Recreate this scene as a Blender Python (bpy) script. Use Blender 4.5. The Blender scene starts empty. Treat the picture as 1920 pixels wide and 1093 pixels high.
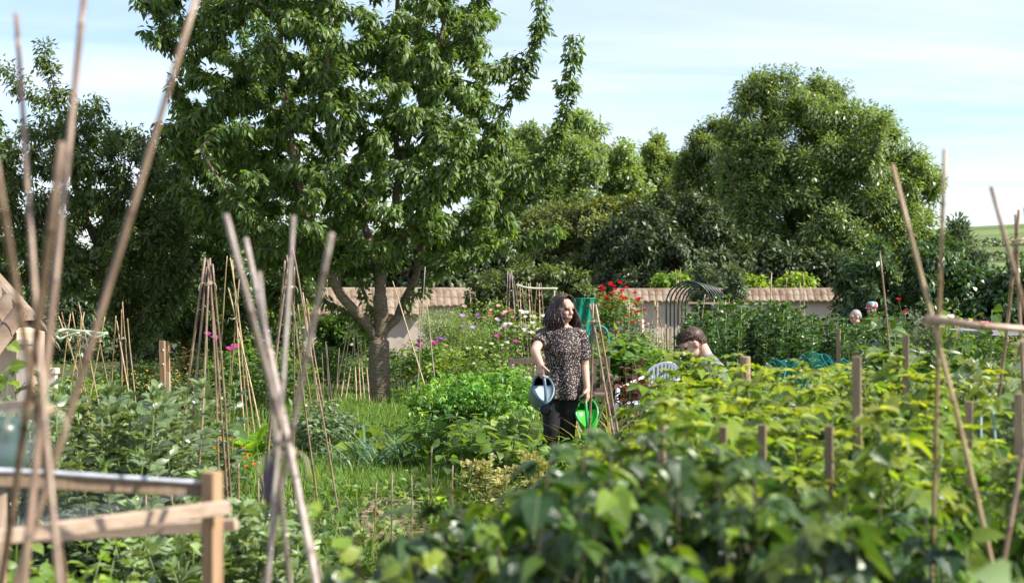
import bpy, math, random
import numpy as np
F, CX, CY, EYE = 2667.0, 960.0, 546.5, 1.65        # lens in photo pixels, image centre, eye height
rng = np.random.default_rng(7); random.seed(7)
SC = bpy.context.scene; COL = SC.collection
V = lambda *a: np.array(a, float)
def at(u, v, D): return V((u-CX)/F*D, D, EYE-(v-CY)/F*D)
def gx(u, D): return (u-CX)/F*D
def unit(a):
    a = np.asarray(a, float); return a/(np.linalg.norm(a, axis=-1, keepdims=True)+1e-9)

# ------------------------------------------------------------------ mesh builder
class MB:
    def __init__(s): s.v=[]; s.f=[]; s.lc=[]; s.n=0
    def add(s, v, faces, lc=None):
        v = np.asarray(v, float).reshape(-1,3); k=len(v)
        for f in (faces if isinstance(faces, list) else [faces]):
            s.f.append(np.asarray(f, np.int64)+s.n)
        s.v.append(v); s.lc.append(np.zeros((k,3)) if lc is None else np.asarray(lc,float).reshape(-1,3)); s.n += k
        return s
    def build(s, name, mat, parent=None, smooth=True):
        me = bpy.data.meshes.new(name)
        v = np.concatenate(s.v) if s.v else np.zeros((0,3))
        me.vertices.add(len(v)); me.vertices.foreach_set('co', v.ravel())
        fs = [f for f in s.f if len(f)]
        tot = np.concatenate([np.full(len(f), f.shape[1]) for f in fs])
        me.loops.add(int(tot.sum())); me.loops.foreach_set('vertex_index', np.concatenate([f.ravel() for f in fs]))
        me.polygons.add(len(tot)); me.polygons.foreach_set('loop_start', np.concatenate([[0], np.cumsum(tot)[:-1]]))
        me.polygons.foreach_set('use_smooth', np.full(len(tot), smooth))
        a = me.attributes.new('leafco', 'FLOAT_VECTOR', 'POINT'); a.data.foreach_set('vector', np.concatenate(s.lc).ravel())
        me.update(calc_edges=True); me.validate()
        return link(name, me, mat, parent)
def link(name, me, mat, parent=None):
    for m in (mat if isinstance(mat, list) else [mat]): me.materials.append(m)
    o = bpy.data.objects.new(name, me); COL.objects.link(o)
    if parent is not None: o.parent = parent
    return o
def tag(o, label=None, cat=None, group=None, kind=None):
    for k, x in (('label',label),('category',cat),('group',group),('kind',kind)):
        if x: o[k] = x
    return o
def thing(name, label, cat, loc=(0,0,0), group=None, rz=0):
    o = bpy.data.objects.new(name, None); COL.objects.link(o); o.location = tuple(loc); o.rotation_euler = (0,0,rz)
    o.empty_display_size = .1
    return tag(o, label, cat, group)
def dup(root):
    r = root.copy(); COL.objects.link(r)
    for ch in list(root.children):
        c = ch.copy(); COL.objects.link(c); c.parent = r
        for g in list(ch.children):
            d = g.copy(); COL.objects.link(d); d.parent = c
    return r

def frames(P):
    P = np.asarray(P,float); T = np.gradient(P, axis=0) if len(P)>2 else np.repeat((P[1]-P[0])[None],len(P),0)
    T = unit(T); a = V(0,0,1) if abs(T[0,2])<.9 else V(1,0,0)
    n = unit(np.cross(T[0],a)); N=[n]
    for t in T[1:]:
        n = n-t*np.dot(n,t); n = unit(n); N.append(n)
    N = np.array(N); return T, N, np.cross(T,N)
def tube(mb, P, R, k=6, cap=True, tone=.5, squash=1.0):
    P = np.asarray(P,float); n=len(P); R = np.broadcast_to(np.asarray(R,float),(n,))
    T,N,B = frames(P); a = np.arange(k)*2*math.pi/k
    v = P[:,None]+R[:,None,None]*(np.cos(a)[None,:,None]*N[:,None]+squash*np.sin(a)[None,:,None]*B[:,None])
    i = np.arange(n-1)[:,None]*k; j = np.arange(k)[None]; j2=(j+1)%k
    q = np.stack([i+j, i+j2, i+k+j2, i+k+j],-1).reshape(-1,4)
    vv = v.reshape(-1,3); lc = np.zeros((n*k,3)); lc[:,0]=np.repeat(np.linspace(0,1,n),k); lc[:,2]=tone
    f=[q]
    if cap:
        vv = np.concatenate([vv, P[:1], P[-1:]]); lc=np.concatenate([lc,lc[:1],lc[-1:]])
        jj=np.arange(k); j3=(jj+1)%k
        f.append(np.concatenate([np.stack([np.full(k,n*k), j3, jj],-1), np.stack([np.full(k,n*k+1),(n-1)*k+jj,(n-1)*k+j3],-1)]))
    mb.add(vv, f, lc)
def loft(mb, rings, cap=True, closed=True):
    n=len(rings); k=len(rings[0]); v=np.concatenate([np.asarray(r,float) for r in rings])
    i=np.arange(n-1)[:,None]*k; j=np.arange(k if closed else k-1)[None]; j2=(j+1)%k
    f=[np.stack([i+j,i+j2,i+k+j2,i+k+j],-1).reshape(-1,4)]
    if cap:
        v=np.concatenate([v,[np.mean(rings[0],0)],[np.mean(rings[-1],0)]]); jj=np.arange(k); j3=(jj+1)%k
        f.append(np.concatenate([np.stack([np.full(k,n*k),j3,jj],-1),np.stack([np.full(k,n*k+1),(n-1)*k+jj,(n-1)*k+j3],-1)]))
    mb.add(v,f)
def box(mb, p0, p1, w, h, up=(0,0,1), ch=.06):
    """a chamfered batten from p0 to p1, w wide and h high"""
    p0=np.asarray(p0,float); p1=np.asarray(p1,float); t=unit(p1-p0); s=unit(np.cross(t,up)); u=np.cross(s,t)
    c=min(w,h)*ch; a=w/2; b=h/2
    sec=[(a,b-c),(a-c,b),(-a+c,b),(-a,b-c),(-a,-b+c),(-a+c,-b),(a-c,-b),(a,-b+c)]
    ring=lambda p,k=1: np.array([p+k*x*s+k*y*u for x,y in sec])
    loft(mb,[ring(p0+t*0,.97),ring(p0+t*c),ring(p1-t*c),ring(p1,.97)])
def ell(mb, c, r, R=None, nu=16, nv=10):
    th=np.linspace(0,math.pi,nv+1); ph=np.arange(nu)*2*math.pi/nu
    p=np.stack([np.sin(th)[:,None]*np.cos(ph),np.sin(th)[:,None]*np.sin(ph),np.repeat(np.cos(th)[:,None],nu,1)],-1)*np.asarray(r,float)
    p[0]*=1; p=p.reshape(-1,3)
    if R is not None: p=p@np.asarray(R,float)      # rows of R are the local axes in world
    p=p+np.asarray(c,float)
    i=np.arange(nv)[:,None]*nu; j=np.arange(nu)[None]; j2=(j+1)%nu
    mb.add(p, np.stack([i+j,i+nu+j,i+nu+j2,i+j2],-1).reshape(-1,4))
def capsule(mb, p0, r0, p1, r1, k=14):
    p0=np.asarray(p0,float); p1=np.asarray(p1,float); t=unit(p1-p0); P=[];R=[]
    for a in np.linspace(-math.pi/2*.97,0,6): P.append(p0+t*math.sin(a)*r0); R.append(r0*math.cos(a))
    for f in (.33,.66): P.append(p0+(p1-p0)*f); R.append(r0+(r1-r0)*f)
    for a in np.linspace(0,math.pi/2*.97,6): P.append(p1+t*math.sin(a)*r1); R.append(r1*math.cos(a))
    a=V(0,0,1) if abs(t[2])<.9 else V(1,0,0); n=unit(np.cross(t,a)); b=np.cross(t,n); an=np.arange(k)*2*math.pi/k
    loft(mb,[p+r*(np.cos(an)[:,None]*n+np.sin(an)[:,None]*b) for p,r in zip(P,R)])
def bez(p0,p1,p2,p3,n):
    t=np.linspace(0,1,n)[:,None]; p0,p1,p2,p3=[np.asarray(p,float) for p in (p0,p1,p2,p3)]
    return (1-t)**3*p0+3*(1-t)**2*t*p1+3*(1-t)*t*t*p2+t**3*p3
def smooth_line(P,n):
    """Catmull-Rom through the points"""
    P=np.asarray(P,float); Q=np.concatenate([[2*P[0]-P[1]],P,[2*P[-1]-P[-2]]]); out=[]
    for i in range(1,len(Q)-2):
        t=np.linspace(0,1,n,endpoint=False)[:,None]; a,b,c,d=Q[i-1:i+3]
        out.append(.5*((2*b)+(-a+c)*t+(2*a-5*b+4*c-d)*t*t+(-a+3*b-3*c+d)*t**3))
    return np.concatenate(out+[P[-1:]])

# ------------------------------------------------------------------ leaves
def leaf_tpl(rows, kind='ovate', curv=.25, fold=.25, serr=0.0):
    t=np.linspace(0,1,rows); 
    if kind=='ovate': w=np.sin(math.pi*t**.72)**.9
    elif kind=='lance': w=np.sin(math.pi*t**.85)
    elif kind=='oval': w=np.sqrt(np.clip(np.sin(math.pi*t**.95),0,1))
    elif kind=='heart': w=np.clip(np.sin(math.pi*(t*.9+.1)**.62),0,1)**.8
    elif kind=='strap': w=np.clip(1-t**3,0,1)
    elif kind=='petal': w=np.clip(np.sin(math.pi*(t*.82+.02)**1.2),0,1)**.7
    w=np.maximum(w,.03); 
    if serr: w=w*(1-serr*(np.arange(rows)%2))
    v=[];lc=[]
    for i in range(rows):
        for s in (-1,0,1):
            v.append((t[i], s*w[i]*.5, -curv*t[i]**2, fold*abs(s)*w[i]*.5)); lc.append((t[i],s*w[i],0))
    f=[]
    for i in range(rows-1):
        for c in (0,1): f.append((i*3+c,i*3+c+1,(i+1)*3+c+1,(i+1)*3+c))
    return np.array(v),np.array(f),np.array(lc)
QUAD=(np.array([(0,0,0,0),(.45,-.5,-.05,.18),(1,0,-.22,0),(.45,.5,-.05,.18)]),np.array([(0,1,2,3)]),np.array([(0,0,0),(.45,-1,0),(1,0,0),(.45,1,0)]))
HEX=(np.array([(0,0,0,0),(.35,-.5,-.02,.2),(.5,0,-.08,0),(.35,.5,-.02,.2),(1,0,-.3,0)]),np.array([(0,1,2),(0,2,3),(1,4,2),(3,2,4)]),np.array([(0,0,0),(.35,-1,0),(.5,0,0),(.35,1,0),(1,0,0)]))
def leaves(mb, tpl, P, A, N, L, W, tone):
    P=np.asarray(P,float).reshape(-1,3); n=len(P)
    if not n: return
    A=unit(A).reshape(-1,3); N=np.asarray(N,float).reshape(-1,3); N=unit(N-A*np.sum(N*A,1,keepdims=True)); B=np.cross(N,A)
    L=np.broadcast_to(np.asarray(L,float),(n,))[:,None,None]; W=np.broadcast_to(np.asarray(W,float),(n,))[:,None,None]
    tv,tf,tl=tpl; m=len(tv)
    v=P[:,None]+L*tv[None,:,0:1]*A[:,None]+W*tv[None,:,1:2]*B[:,None]+(L*tv[None,:,2:3]+W*tv[None,:,3:4])*N[:,None]
    f=(np.arange(n)[:,None,None]*m+tf[None]).reshape(-1,tf.shape[1])
    lc=np.repeat(tl[None],n,0); lc[:,:,2]=np.broadcast_to(np.asarray(tone,float),(n,))[:,None]
    mb.add(v.reshape(-1,3),f,lc.reshape(-1,3))
class LB:
    """leaf list, instanced into an MB at the end"""
    def __init__(s): s.r=[]
    def add(s,P,A,N,L,W,tone): s.r.append((*P,*A,*N,L,W,tone))
    def flush(s,mb,tpl):
        if s.r:
            a=np.array(s.r); leaves(mb,tpl,a[:,0:3],a[:,3:6],a[:,6:9],a[:,9],a[:,10],a[:,11])

# ------------------------------------------------------------------ materials
def nodes(name):
    m=bpy.data.materials.new(name); m.use_nodes=True; nt=m.node_tree; nt.nodes.clear()
    return m,nt,nt.nodes,nt.links
def N_(ns,t,**k):
    n=ns.new(t)
    for a,b in k.items(): setattr(n,a,b)
    return n
def ramp(ns,cols):
    r=ns.new('ShaderNodeValToRGB'); e=r.color_ramp.elements
    while len(e)<len(cols): e.new(.5)
    for i,(p,c) in enumerate(cols): e[i].position=p; e[i].color=(*c,1)
    return r
def leaf_mat(name, cols, rough=.42, trans=.38, spec=.5, veins=0.0, vary=.35, tint=(1.25,1.2,.5)):
    m,nt,ns,lk=nodes(name)
    at_=N_(ns,'ShaderNodeAttribute',attribute_name='leafco'); sep=ns.new('ShaderNodeSeparateXYZ'); lk.new(at_.outputs['Vector'],sep.inputs[0])
    cols=[(p,(min(.8,c[0]*1.14),c[1]*1.06,c[2]*.9)) for p,c in cols] if max(cols[0][1])<.2 else cols
    rp=ramp(ns,cols); lk.new(sep.outputs['Z'],rp.inputs[0])
    geo=ns.new('ShaderNodeNewGeometry'); hsv=ns.new('ShaderNodeHueSaturation')
    mr=N_(ns,'ShaderNodeMapRange'); mr.inputs[3].default_value=1-vary; mr.inputs[4].default_value=1+vary
    lk.new(geo.outputs['Random Per Island'],mr.inputs[0]); lk.new(mr.outputs[0],hsv.inputs['Value']); lk.new(rp.outputs[0],hsv.inputs['Color'])
    obi=ns.new('ShaderNodeObjectInfo'); mh=N_(ns,'ShaderNodeMapRange'); mh.inputs[3].default_value=.485; mh.inputs[4].default_value=.515
    lk.new(obi.outputs['Random'],mh.inputs[0]); lk.new(mh.outputs[0],hsv.inputs['Hue'])
    col=hsv.outputs[0]
    pb=ns.new('ShaderNodeBsdfPrincipled'); pb.inputs['Roughness'].default_value=rough; pb.inputs['Specular IOR Level'].default_value=spec
    if veins:
        ab=N_(ns,'ShaderNodeMath',operation='ABSOLUTE'); lk.new(sep.outputs['Y'],ab.inputs[0])
        m1=N_(ns,'ShaderNodeMath',operation='MULTIPLY'); m1.inputs[1].default_value=55; lk.new(sep.outputs['X'],m1.inputs[0])
        m2=N_(ns,'ShaderNodeMath',operation='MULTIPLY_ADD'); m2.inputs[1].default_value=-22; lk.new(ab.outputs[0],m2.inputs[0]); lk.new(m1.outputs[0],m2.inputs[2])
        sn=N_(ns,'ShaderNodeMath',operation='SINE'); lk.new(m2.outputs[0],sn.inputs[0])
        bp=ns.new('ShaderNodeBump'); bp.inputs['Strength'].default_value=veins; bp.inputs['Distance'].default_value=.004
        lk.new(sn.outputs[0],bp.inputs['Height']); lk.new(bp.outputs[0],pb.inputs['Normal'])
        lt=N_(ns,'ShaderNodeMath',operation='LESS_THAN'); lt.inputs[1].default_value=.07; lk.new(ab.outputs[0],lt.inputs[0])
        mv=N_(ns,'ShaderNodeMix',data_type='RGBA'); lk.new(lt.outputs[0],mv.inputs[0]); lk.new(col,mv.inputs[6])
        bl=N_(ns,'ShaderNodeMix',data_type='RGBA'); bl.inputs[0].default_value=.3; bl.inputs[7].default_value=(.4,.42,.2,1); lk.new(col,bl.inputs[6]); lk.new(bl.outputs[2],mv.inputs[7]); col=mv.outputs[2]
    lk.new(col,pb.inputs['Base Color'])
    tm=N_(ns,'ShaderNodeMix',data_type='RGBA',blend_type='MULTIPLY'); tm.inputs[0].default_value=1; tm.inputs[7].default_value=(*[x*1.5 for x in tint],1)
    lk.new(col,tm.inputs[6]); tr=ns.new('ShaderNodeBsdfTranslucent'); lk.new(tm.outputs[2],tr.inputs[0])
    mx=ns.new('ShaderNodeMixShader'); mx.inputs[0].default_value=trans; lk.new(pb.outputs[0],mx.inputs[1]); lk.new(tr.outputs[0],mx.inputs[2])
    out=ns.new('ShaderNodeOutputMaterial'); lk.new(mx.outputs[0],out.inputs[0]); return m
def noise_mat(name, cols, scale=(1,1,1), rough=.8, detail=6, bump=.3, dist=.01, nscale=8.0, spec=.3, coord='Object', vary=0):
    m,nt,ns,lk=nodes(name)
    tc=ns.new('ShaderNodeTexCoord'); mp=ns.new('ShaderNodeMapping'); mp.inputs['Scale'].default_value=scale
    if coord=='World':
        g=ns.new('ShaderNodeNewGeometry'); lk.new(g.outputs['Position'],mp.inputs[0])
    else: lk.new(tc.outputs[coord],mp.inputs[0])
    nz=ns.new('ShaderNodeTexNoise'); nz.inputs['Scale'].default_value=nscale; nz.inputs['Detail'].default_value=detail; nz.inputs['Roughness'].default_value=.6
    lk.new(mp.outputs[0],nz.inputs[0]); rp=ramp(ns,cols); lk.new(nz.outputs[0],rp.inputs[0])
    pb=ns.new('ShaderNodeBsdfPrincipled'); pb.inputs['Roughness'].default_value=rough; pb.inputs['Specular IOR Level'].default_value=spec
    col=rp.outputs[0]
    if vary:
        ob=ns.new('ShaderNodeObjectInfo'); h=ns.new('ShaderNodeHueSaturation'); mr=ns.new('ShaderNodeMapRange'); mr.inputs[3].default_value=1-vary; mr.inputs[4].default_value=1+vary
        lk.new(ob.outputs['Random'],mr.inputs[0]); lk.new(mr.outputs[0],h.inputs['Value']); lk.new(col,h.inputs['Color']); col=h.outputs[0]
    lk.new(col,pb.inputs['Base Color'])
    if bump:
        b=ns.new('ShaderNodeBump'); b.inputs['Strength'].default_value=bump; b.inputs['Distance'].default_value=dist; lk.new(nz.outputs[0],b.inputs['Height']); lk.new(b.outputs[0],pb.inputs['Normal'])
    o=ns.new('ShaderNodeOutputMaterial'); lk.new(pb.outputs[0],o.inputs[0]); return m
def plain(name,c,rough=.5,spec=.5,var=.12,nscale=30,trans=0):
    c=np.array(c); m=noise_mat(name,[(.3,tuple(c*(1-var))),(.7,tuple(np.clip(c*(1+var),0,1)))],nscale=nscale,rough=rough,spec=spec,bump=0)
    return m
M={}
M['raspberry']=leaf_mat('raspberry leaf',[(0,(.028,.075,.02)),(.45,(.075,.165,.022)),(.8,(.19,.30,.03)),(1,(.33,.39,.045))],rough=.36,spec=.7,trans=.40,veins=.55,vary=.4)
M['currant']=leaf_mat('currant leaf',[(0,(.016,.046,.018)),(.5,(.042,.10,.02)),(.8,(.11,.20,.022)),(1,(.20,.30,.03))],rough=.29,spec=.9,trans=.32,veins=.5,vary=.4)
M['bean']=leaf_mat('broad bean leaf',[(0,(.065,.115,.07)),(.6,(.14,.205,.12)),(1,(.21,.30,.13))],rough=.32,trans=.26,spec=.7,vary=.25)
M['fieldbean']=leaf_mat('dark bean leaf',[(0,(.03,.075,.03)),(.7,(.06,.13,.04)),(1,(.14,.24,.05))],rough=.33,trans=.25,spec=.7)
M['potato']=leaf_mat('potato leaf',[(0,(.04,.12,.02)),(.6,(.085,.22,.03)),(1,(.2,.36,.05))],rough=.42,trans=.35)
M['cherry']=leaf_mat('cherry leaf',[(0,(.048,.10,.028)),(.6,(.115,.195,.04)),(.9,(.13,.2,.03)),(1,(.3,.16,.05))],rough=.36,trans=.40,spec=.6,veins=.25,vary=.35)
M['plum']=leaf_mat('plum leaf',[(0,(.042,.085,.03)),(.7,(.10,.17,.045)),(1,(.14,.22,.04))],rough=.36,trans=.36,spec=.6)
M['ash']=leaf_mat('ash leaf',[(0,(.08,.14,.055)),(.7,(.17,.25,.085)),(1,(.29,.37,.13))],rough=.38,trans=.38,spec=.5)
M['elder']=leaf_mat('elder leaf',[(0,(.05,.085,.035)),(.6,(.11,.165,.06)),(1,(.24,.29,.11))],rough=.55,trans=.3)
M['darkleaf']=leaf_mat('dark evergreen and shade leaf',[(0,(.03,.058,.028)),(.8,(.07,.11,.045)),(1,(.09,.13,.04))],rough=.45,trans=.18)  # also carries painted shade on the thorn bush and bushes under the ashes
M['laurel']=leaf_mat('laurel leaf',[(0,(.035,.075,.028)),(.7,(.075,.14,.045)),(1,(.17,.25,.07))],rough=.32,trans=.22,spec=.6)
M['lime']=leaf_mat('lime green leaf',[(0,(.06,.13,.025)),(.6,(.15,.26,.035)),(1,(.32,.40,.07))],rough=.5,trans=.4)
M['olive']=leaf_mat('grey green leaf',[(0,(.06,.10,.065)),(.7,(.13,.19,.12)),(1,(.25,.32,.2))],rough=.5,trans=.22)
M['garden']=leaf_mat('garden shrub leaf',[(0,(.04,.09,.025)),(.6,(.09,.18,.035)),(1,(.24,.34,.06))],rough=.45,trans=.34)
M['grass']=leaf_mat('grass blade',[(0,(.07,.14,.02)),(.6,(.14,.26,.028)),(1,(.34,.38,.10))],rough=.5,trans=.4,vary=.25)
M['dry']=leaf_mat('dry plant',[(0,(.12,.14,.05)),(.5,(.24,.26,.10)),(1,(.42,.38,.2))],rough=.6,trans=.3)
M['leek']=leaf_mat('leek leaf',[(0,(.05,.12,.08)),(1,(.14,.24,.17))],rough=.4,trans=.2)
M['lettuce']=leaf_mat('lettuce leaf',[(0,(.09,.22,.015)),(1,(.30,.5,.03))],rough=.4,trans=.45,veins=.6)
M['fern']=leaf_mat('asparagus frond',[(0,(.14,.22,.07)),(1,(.30,.38,.14))],rough=.6,trans=.4)
M['stem']=leaf_mat('green stem',[(0,(.07,.12,.03)),(1,(.16,.22,.06))],rough=.5,trans=.1)
M['brownstem']=noise_mat('woody cane stem',[(.3,(.035,.035,.018)),(.7,(.08,.075,.035))],nscale=20)
def petal(n,a,b): return leaf_mat(n,[(0,a),(1,b)],rough=.6,trans=.35,spec=.2,vary=.15,tint=(1.1,1,1))
M['pink']=petal('pink petal',(.7,.12,.34),(.8,.34,.52)); M['magenta']=petal('magenta petal',(.55,.05,.36),(.7,.16,.5)); M['white']=petal('white petal',(.75,.75,.7),(.85,.85,.82))
M['purple']=petal('purple petal',(.28,.10,.4),(.5,.3,.62)); M['red']=petal('red petal',(.45,.01,.02),(.65,.03,.05)); M['orange']=petal('orange petal',(.75,.2,.015),(.85,.36,.03))
M['yellow']=petal('yellow petal',(.8,.5,.04),(.85,.65,.1)); M['palepink']=petal('pale pink petal',(.75,.5,.52),(.85,.7,.7)); M['lilac']=petal('lilac petal',(.45,.3,.65),(.7,.6,.8))
def cane_mat(name,a,b,spots=True):
    m,nt,ns,lk=nodes(name)
    tc=ns.new('ShaderNodeTexCoord'); mp=ns.new('ShaderNodeMapping'); mp.inputs['Scale'].default_value=(60,60,3); lk.new(tc.outputs['Object'],mp.inputs[0])
    nz=ns.new('ShaderNodeTexNoise'); nz.inputs['Scale'].default_value=1; nz.inputs['Detail'].default_value=5; lk.new(mp.outputs[0],nz.inputs[0])
    rp=ramp(ns,[(.3,a),(.72,b)]); lk.new(nz.outputs[0],rp.inputs[0])
    at_=N_(ns,'ShaderNodeAttribute',attribute_name='leafco'); sp=ns.new('ShaderNodeSeparateXYZ'); lk.new(at_.outputs['Vector'],sp.inputs[0])
    mx=N_(ns,'ShaderNodeMix',data_type='RGBA'); mx.inputs[7].default_value=(a[0]*.35,a[1]*.3,a[2]*.28,1); lk.new(sp.outputs['Y'],mx.inputs[0]); lk.new(rp.outputs[0],mx.inputs[6])
    ob=ns.new('ShaderNodeObjectInfo'); h=ns.new('ShaderNodeHueSaturation'); mr=ns.new('ShaderNodeMapRange'); mr.inputs[3].default_value=.75; mr.inputs[4].default_value=1.2
    lk.new(ob.outputs['Random'],mr.inputs[0]); lk.new(mr.outputs[0],h.inputs['Value']); lk.new(mx.outputs[2],h.inputs['Color'])
    pb=ns.new('ShaderNodeBsdfPrincipled'); pb.inputs['Roughness'].default_value=.42; lk.new(h.outputs[0],pb.inputs['Base Color'])
    b=ns.new('ShaderNodeBump'); b.inputs['Strength'].default_value=.25; b.inputs['Distance'].default_value=.002; lk.new(nz.outputs[0],b.inputs['Height']); lk.new(b.outputs[0],pb.inputs['Normal'])
    o=ns.new('ShaderNodeOutputMaterial'); lk.new(pb.outputs[0],o.inputs[0]); return m
M['cane']=cane_mat('tan bamboo',(.26,.17,.085),(.50,.37,.20))
M['canebrown']=cane_mat('brown bamboo',(.17,.105,.07),(.36,.25,.165))
M['canepale']=cane_mat('pale weathered bamboo',(.25,.195,.165),(.46,.38,.325))
M['canepink']=cane_mat('pinkish bamboo',(.42,.27,.17),(.62,.44,.31))
M['wood']=noise_mat('sawn softwood',[(.3,(.25,.15,.08)),(.7,(.44,.29,.17))],scale=(14,14,1.2),nscale=4,rough=.7,vary=.12)
M['palewood']=noise_mat('pale batten wood',[(.3,(.40,.28,.20)),(.7,(.58,.44,.33))],scale=(2,14,14),nscale=4,rough=.65)
M['greywood']=noise_mat('weathered grey brown wood',[(.3,(.10,.075,.05)),(.7,(.22,.17,.12))],scale=(12,12,2),nscale=5,rough=.85)
M['stake']=noise_mat('old wooden stake',[(.3,(.20,.135,.085)),(.7,(.36,.26,.175))],scale=(20,20,2),nscale=4,rough=.8,vary=.2)
M['string']=plain('garden string',(.5,.42,.28),rough=.9)
M['bark']=noise_mat('cherry bark',[(.25,(.085,.06,.04)),(.55,(.20,.15,.10)),(.8,(.33,.27,.19))],scale=(3,3,16),nscale=3.2,rough=.7,bump=.9,dist=.03,detail=8)
M['darkbark']=noise_mat('dark bark',[(.3,(.05,.038,.028)),(.7,(.15,.12,.085))],scale=(6,6,2),nscale=4,rough=.85,bump=.6,dist=.03)
M['soil']=noise_mat('soil and weeds',[(.3,(.035,.05,.018)),(.5,(.07,.075,.03)),(.62,(.14,.10,.065)),(.8,(.22,.165,.11))],nscale=1.6,detail=9,rough=.95,bump=.7,dist=.05,coord='World')
M['lawn']=noise_mat('mown grass',[(.3,(.07,.13,.02)),(.7,(.14,.22,.035))],nscale=3,detail=8,rough=.9,bump=.5,dist=.03,coord='World')
M['baresoil']=noise_mat('bare dry soil',[(.3,(.17,.11,.075)),(.7,(.36,.26,.18))],nscale=9,detail=9,rough=.95,bump=.9,dist=.04,coord='World')
M['plaster']=noise_mat('peach plaster',[(.25,(.55,.40,.28)),(.75,(.66,.50,.37))],nscale=2.5,detail=8,rough=.9,bump=.15)
M['wallpl']=noise_mat('pale plaster',[(.25,(.40,.32,.27)),(.45,(.58,.48,.41)),(.75,(.70,.60,.52))],nscale=1.5,detail=9,rough=.9,bump=.15)
M['tile']=noise_mat('clay pantile',[(.25,(.09,.07,.055)),(.42,(.215,.145,.10)),(.58,(.31,.24,.175)),(.75,(.20,.185,.15))],nscale=2.6,detail=7,rough=.85,bump=.3,vary=.06)
M['black']=plain('black plastic',(.010,.018,.016),rough=.35)
M['whiteplastic']=plain('white plastic',(.86,.87,.88),rough=.35,var=.03)
M['canblue']=plain('grey blue plastic',(.15,.185,.19),rough=.38,var=.06,nscale=6)
M['canrim']=plain('slate blue plastic',(.085,.15,.21),rough=.35,var=.06)
M['canlid']=plain('pale blue plastic',(.30,.39,.43),rough=.35,var=.04)
M['dark']=plain('inner shade and dark rose',(.01,.011,.013),rough=.7)  # near black puts the can's inner shade into colour; rose plate shares it
M['greenplastic']=plain('bright green plastic',(.05,.60,.04),rough=.3,var=.08,nscale=5)
M['greenhandle']=plain('deep green plastic',(.02,.25,.06),rough=.3)
M['barrel']=plain('dark green plastic',(.004,.05,.022),rough=.35)
M['skin']=plain('skin',(.56,.335,.25),rough=.5,spec=.4,var=.06,nscale=40)
M['skinb']=plain('boy skin',(.60,.37,.28),rough=.5,spec=.4,var=.05,nscale=40)
M['hair']=noise_mat('dark brown hair',[(.3,(.018,.010,.008)),(.62,(.065,.035,.026)),(.85,(.16,.12,.10))],scale=(60,60,3),nscale=1.5,rough=.35,bump=.3,dist=.004,spec=.6)
M['greyhair']=plain('greying hair',(.30,.27,.26),rough=.4)
M['boyhair']=noise_mat('brown short hair',[(.3,(.03,.018,.013)),(.7,(.12,.07,.05))],scale=(40,40,10),nscale=2,rough=.45,bump=.4,dist=.004)
M['trousers']=plain('black trousers',(.004,.004,.005),rough=.8,var=.2)
M['greyshirt']=plain('grey cotton',(.17,.18,.22),rough=.9,var=.08)
M['navy']=plain('navy cotton',(.02,.03,.055),rough=.9)
M['jeans']=plain('blue denim',(.05,.08,.14),rough=.9)
M['shoe']=plain('dark shoe',(.03,.022,.018),rough=.6)
M['eye']=plain('eye',(.03,.02,.015),rough=.15); M['lip']=plain('lip',(.42,.16,.14),rough=.4); M['brow']=plain('brow',(.05,.03,.025),rough=.8)
def floral():
    m,nt,ns,lk=nodes('dark floral print'); tc=ns.new('ShaderNodeTexCoord')
    vo=ns.new('ShaderNodeTexVoronoi'); vo.inputs['Scale'].default_value=68; lk.new(tc.outputs['Object'],vo.inputs[0])
    nz=ns.new('ShaderNodeTexNoise'); nz.inputs['Scale'].default_value=150; lk.new(tc.outputs['Object'],nz.inputs[0])
    ad=N_(ns,'ShaderNodeMath',operation='MULTIPLY_ADD'); ad.inputs[1].default_value=.35; lk.new(nz.outputs[0],ad.inputs[0]); lk.new(vo.outputs['Distance'],ad.inputs[2])
    r1=ramp(ns,[(.40,(.62,.53,.47)),(.50,(.022,.017,.018))]); lk.new(ad.outputs[0],r1.inputs[0])
    v2=ns.new('ShaderNodeTexVoronoi'); v2.inputs['Scale'].default_value=140; lk.new(tc.outputs['Object'],v2.inputs[0])
    r2=ramp(ns,[(.20,(1,1,1)),(.30,(0,0,0))]); lk.new(v2.outputs['Distance'],r2.inputs[0])
    mx=N_(ns,'ShaderNodeMix',data_type='RGBA'); lk.new(r2.outputs[0],mx.inputs[0]); lk.new(r1.outputs[0],mx.inputs[6]); mx.inputs[7].default_value=(.48,.37,.33,1)
    pb=ns.new('ShaderNodeBsdfPrincipled'); pb.inputs['Roughness'].default_value=.85; pb.inputs['Specular IOR Level'].default_value=.2; lk.new(mx.outputs[2],pb.inputs['Base Color'])
    o=ns.new('ShaderNodeOutputMaterial'); lk.new(pb.outputs[0],o.inputs[0]); return m
M['floral']=floral()
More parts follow.
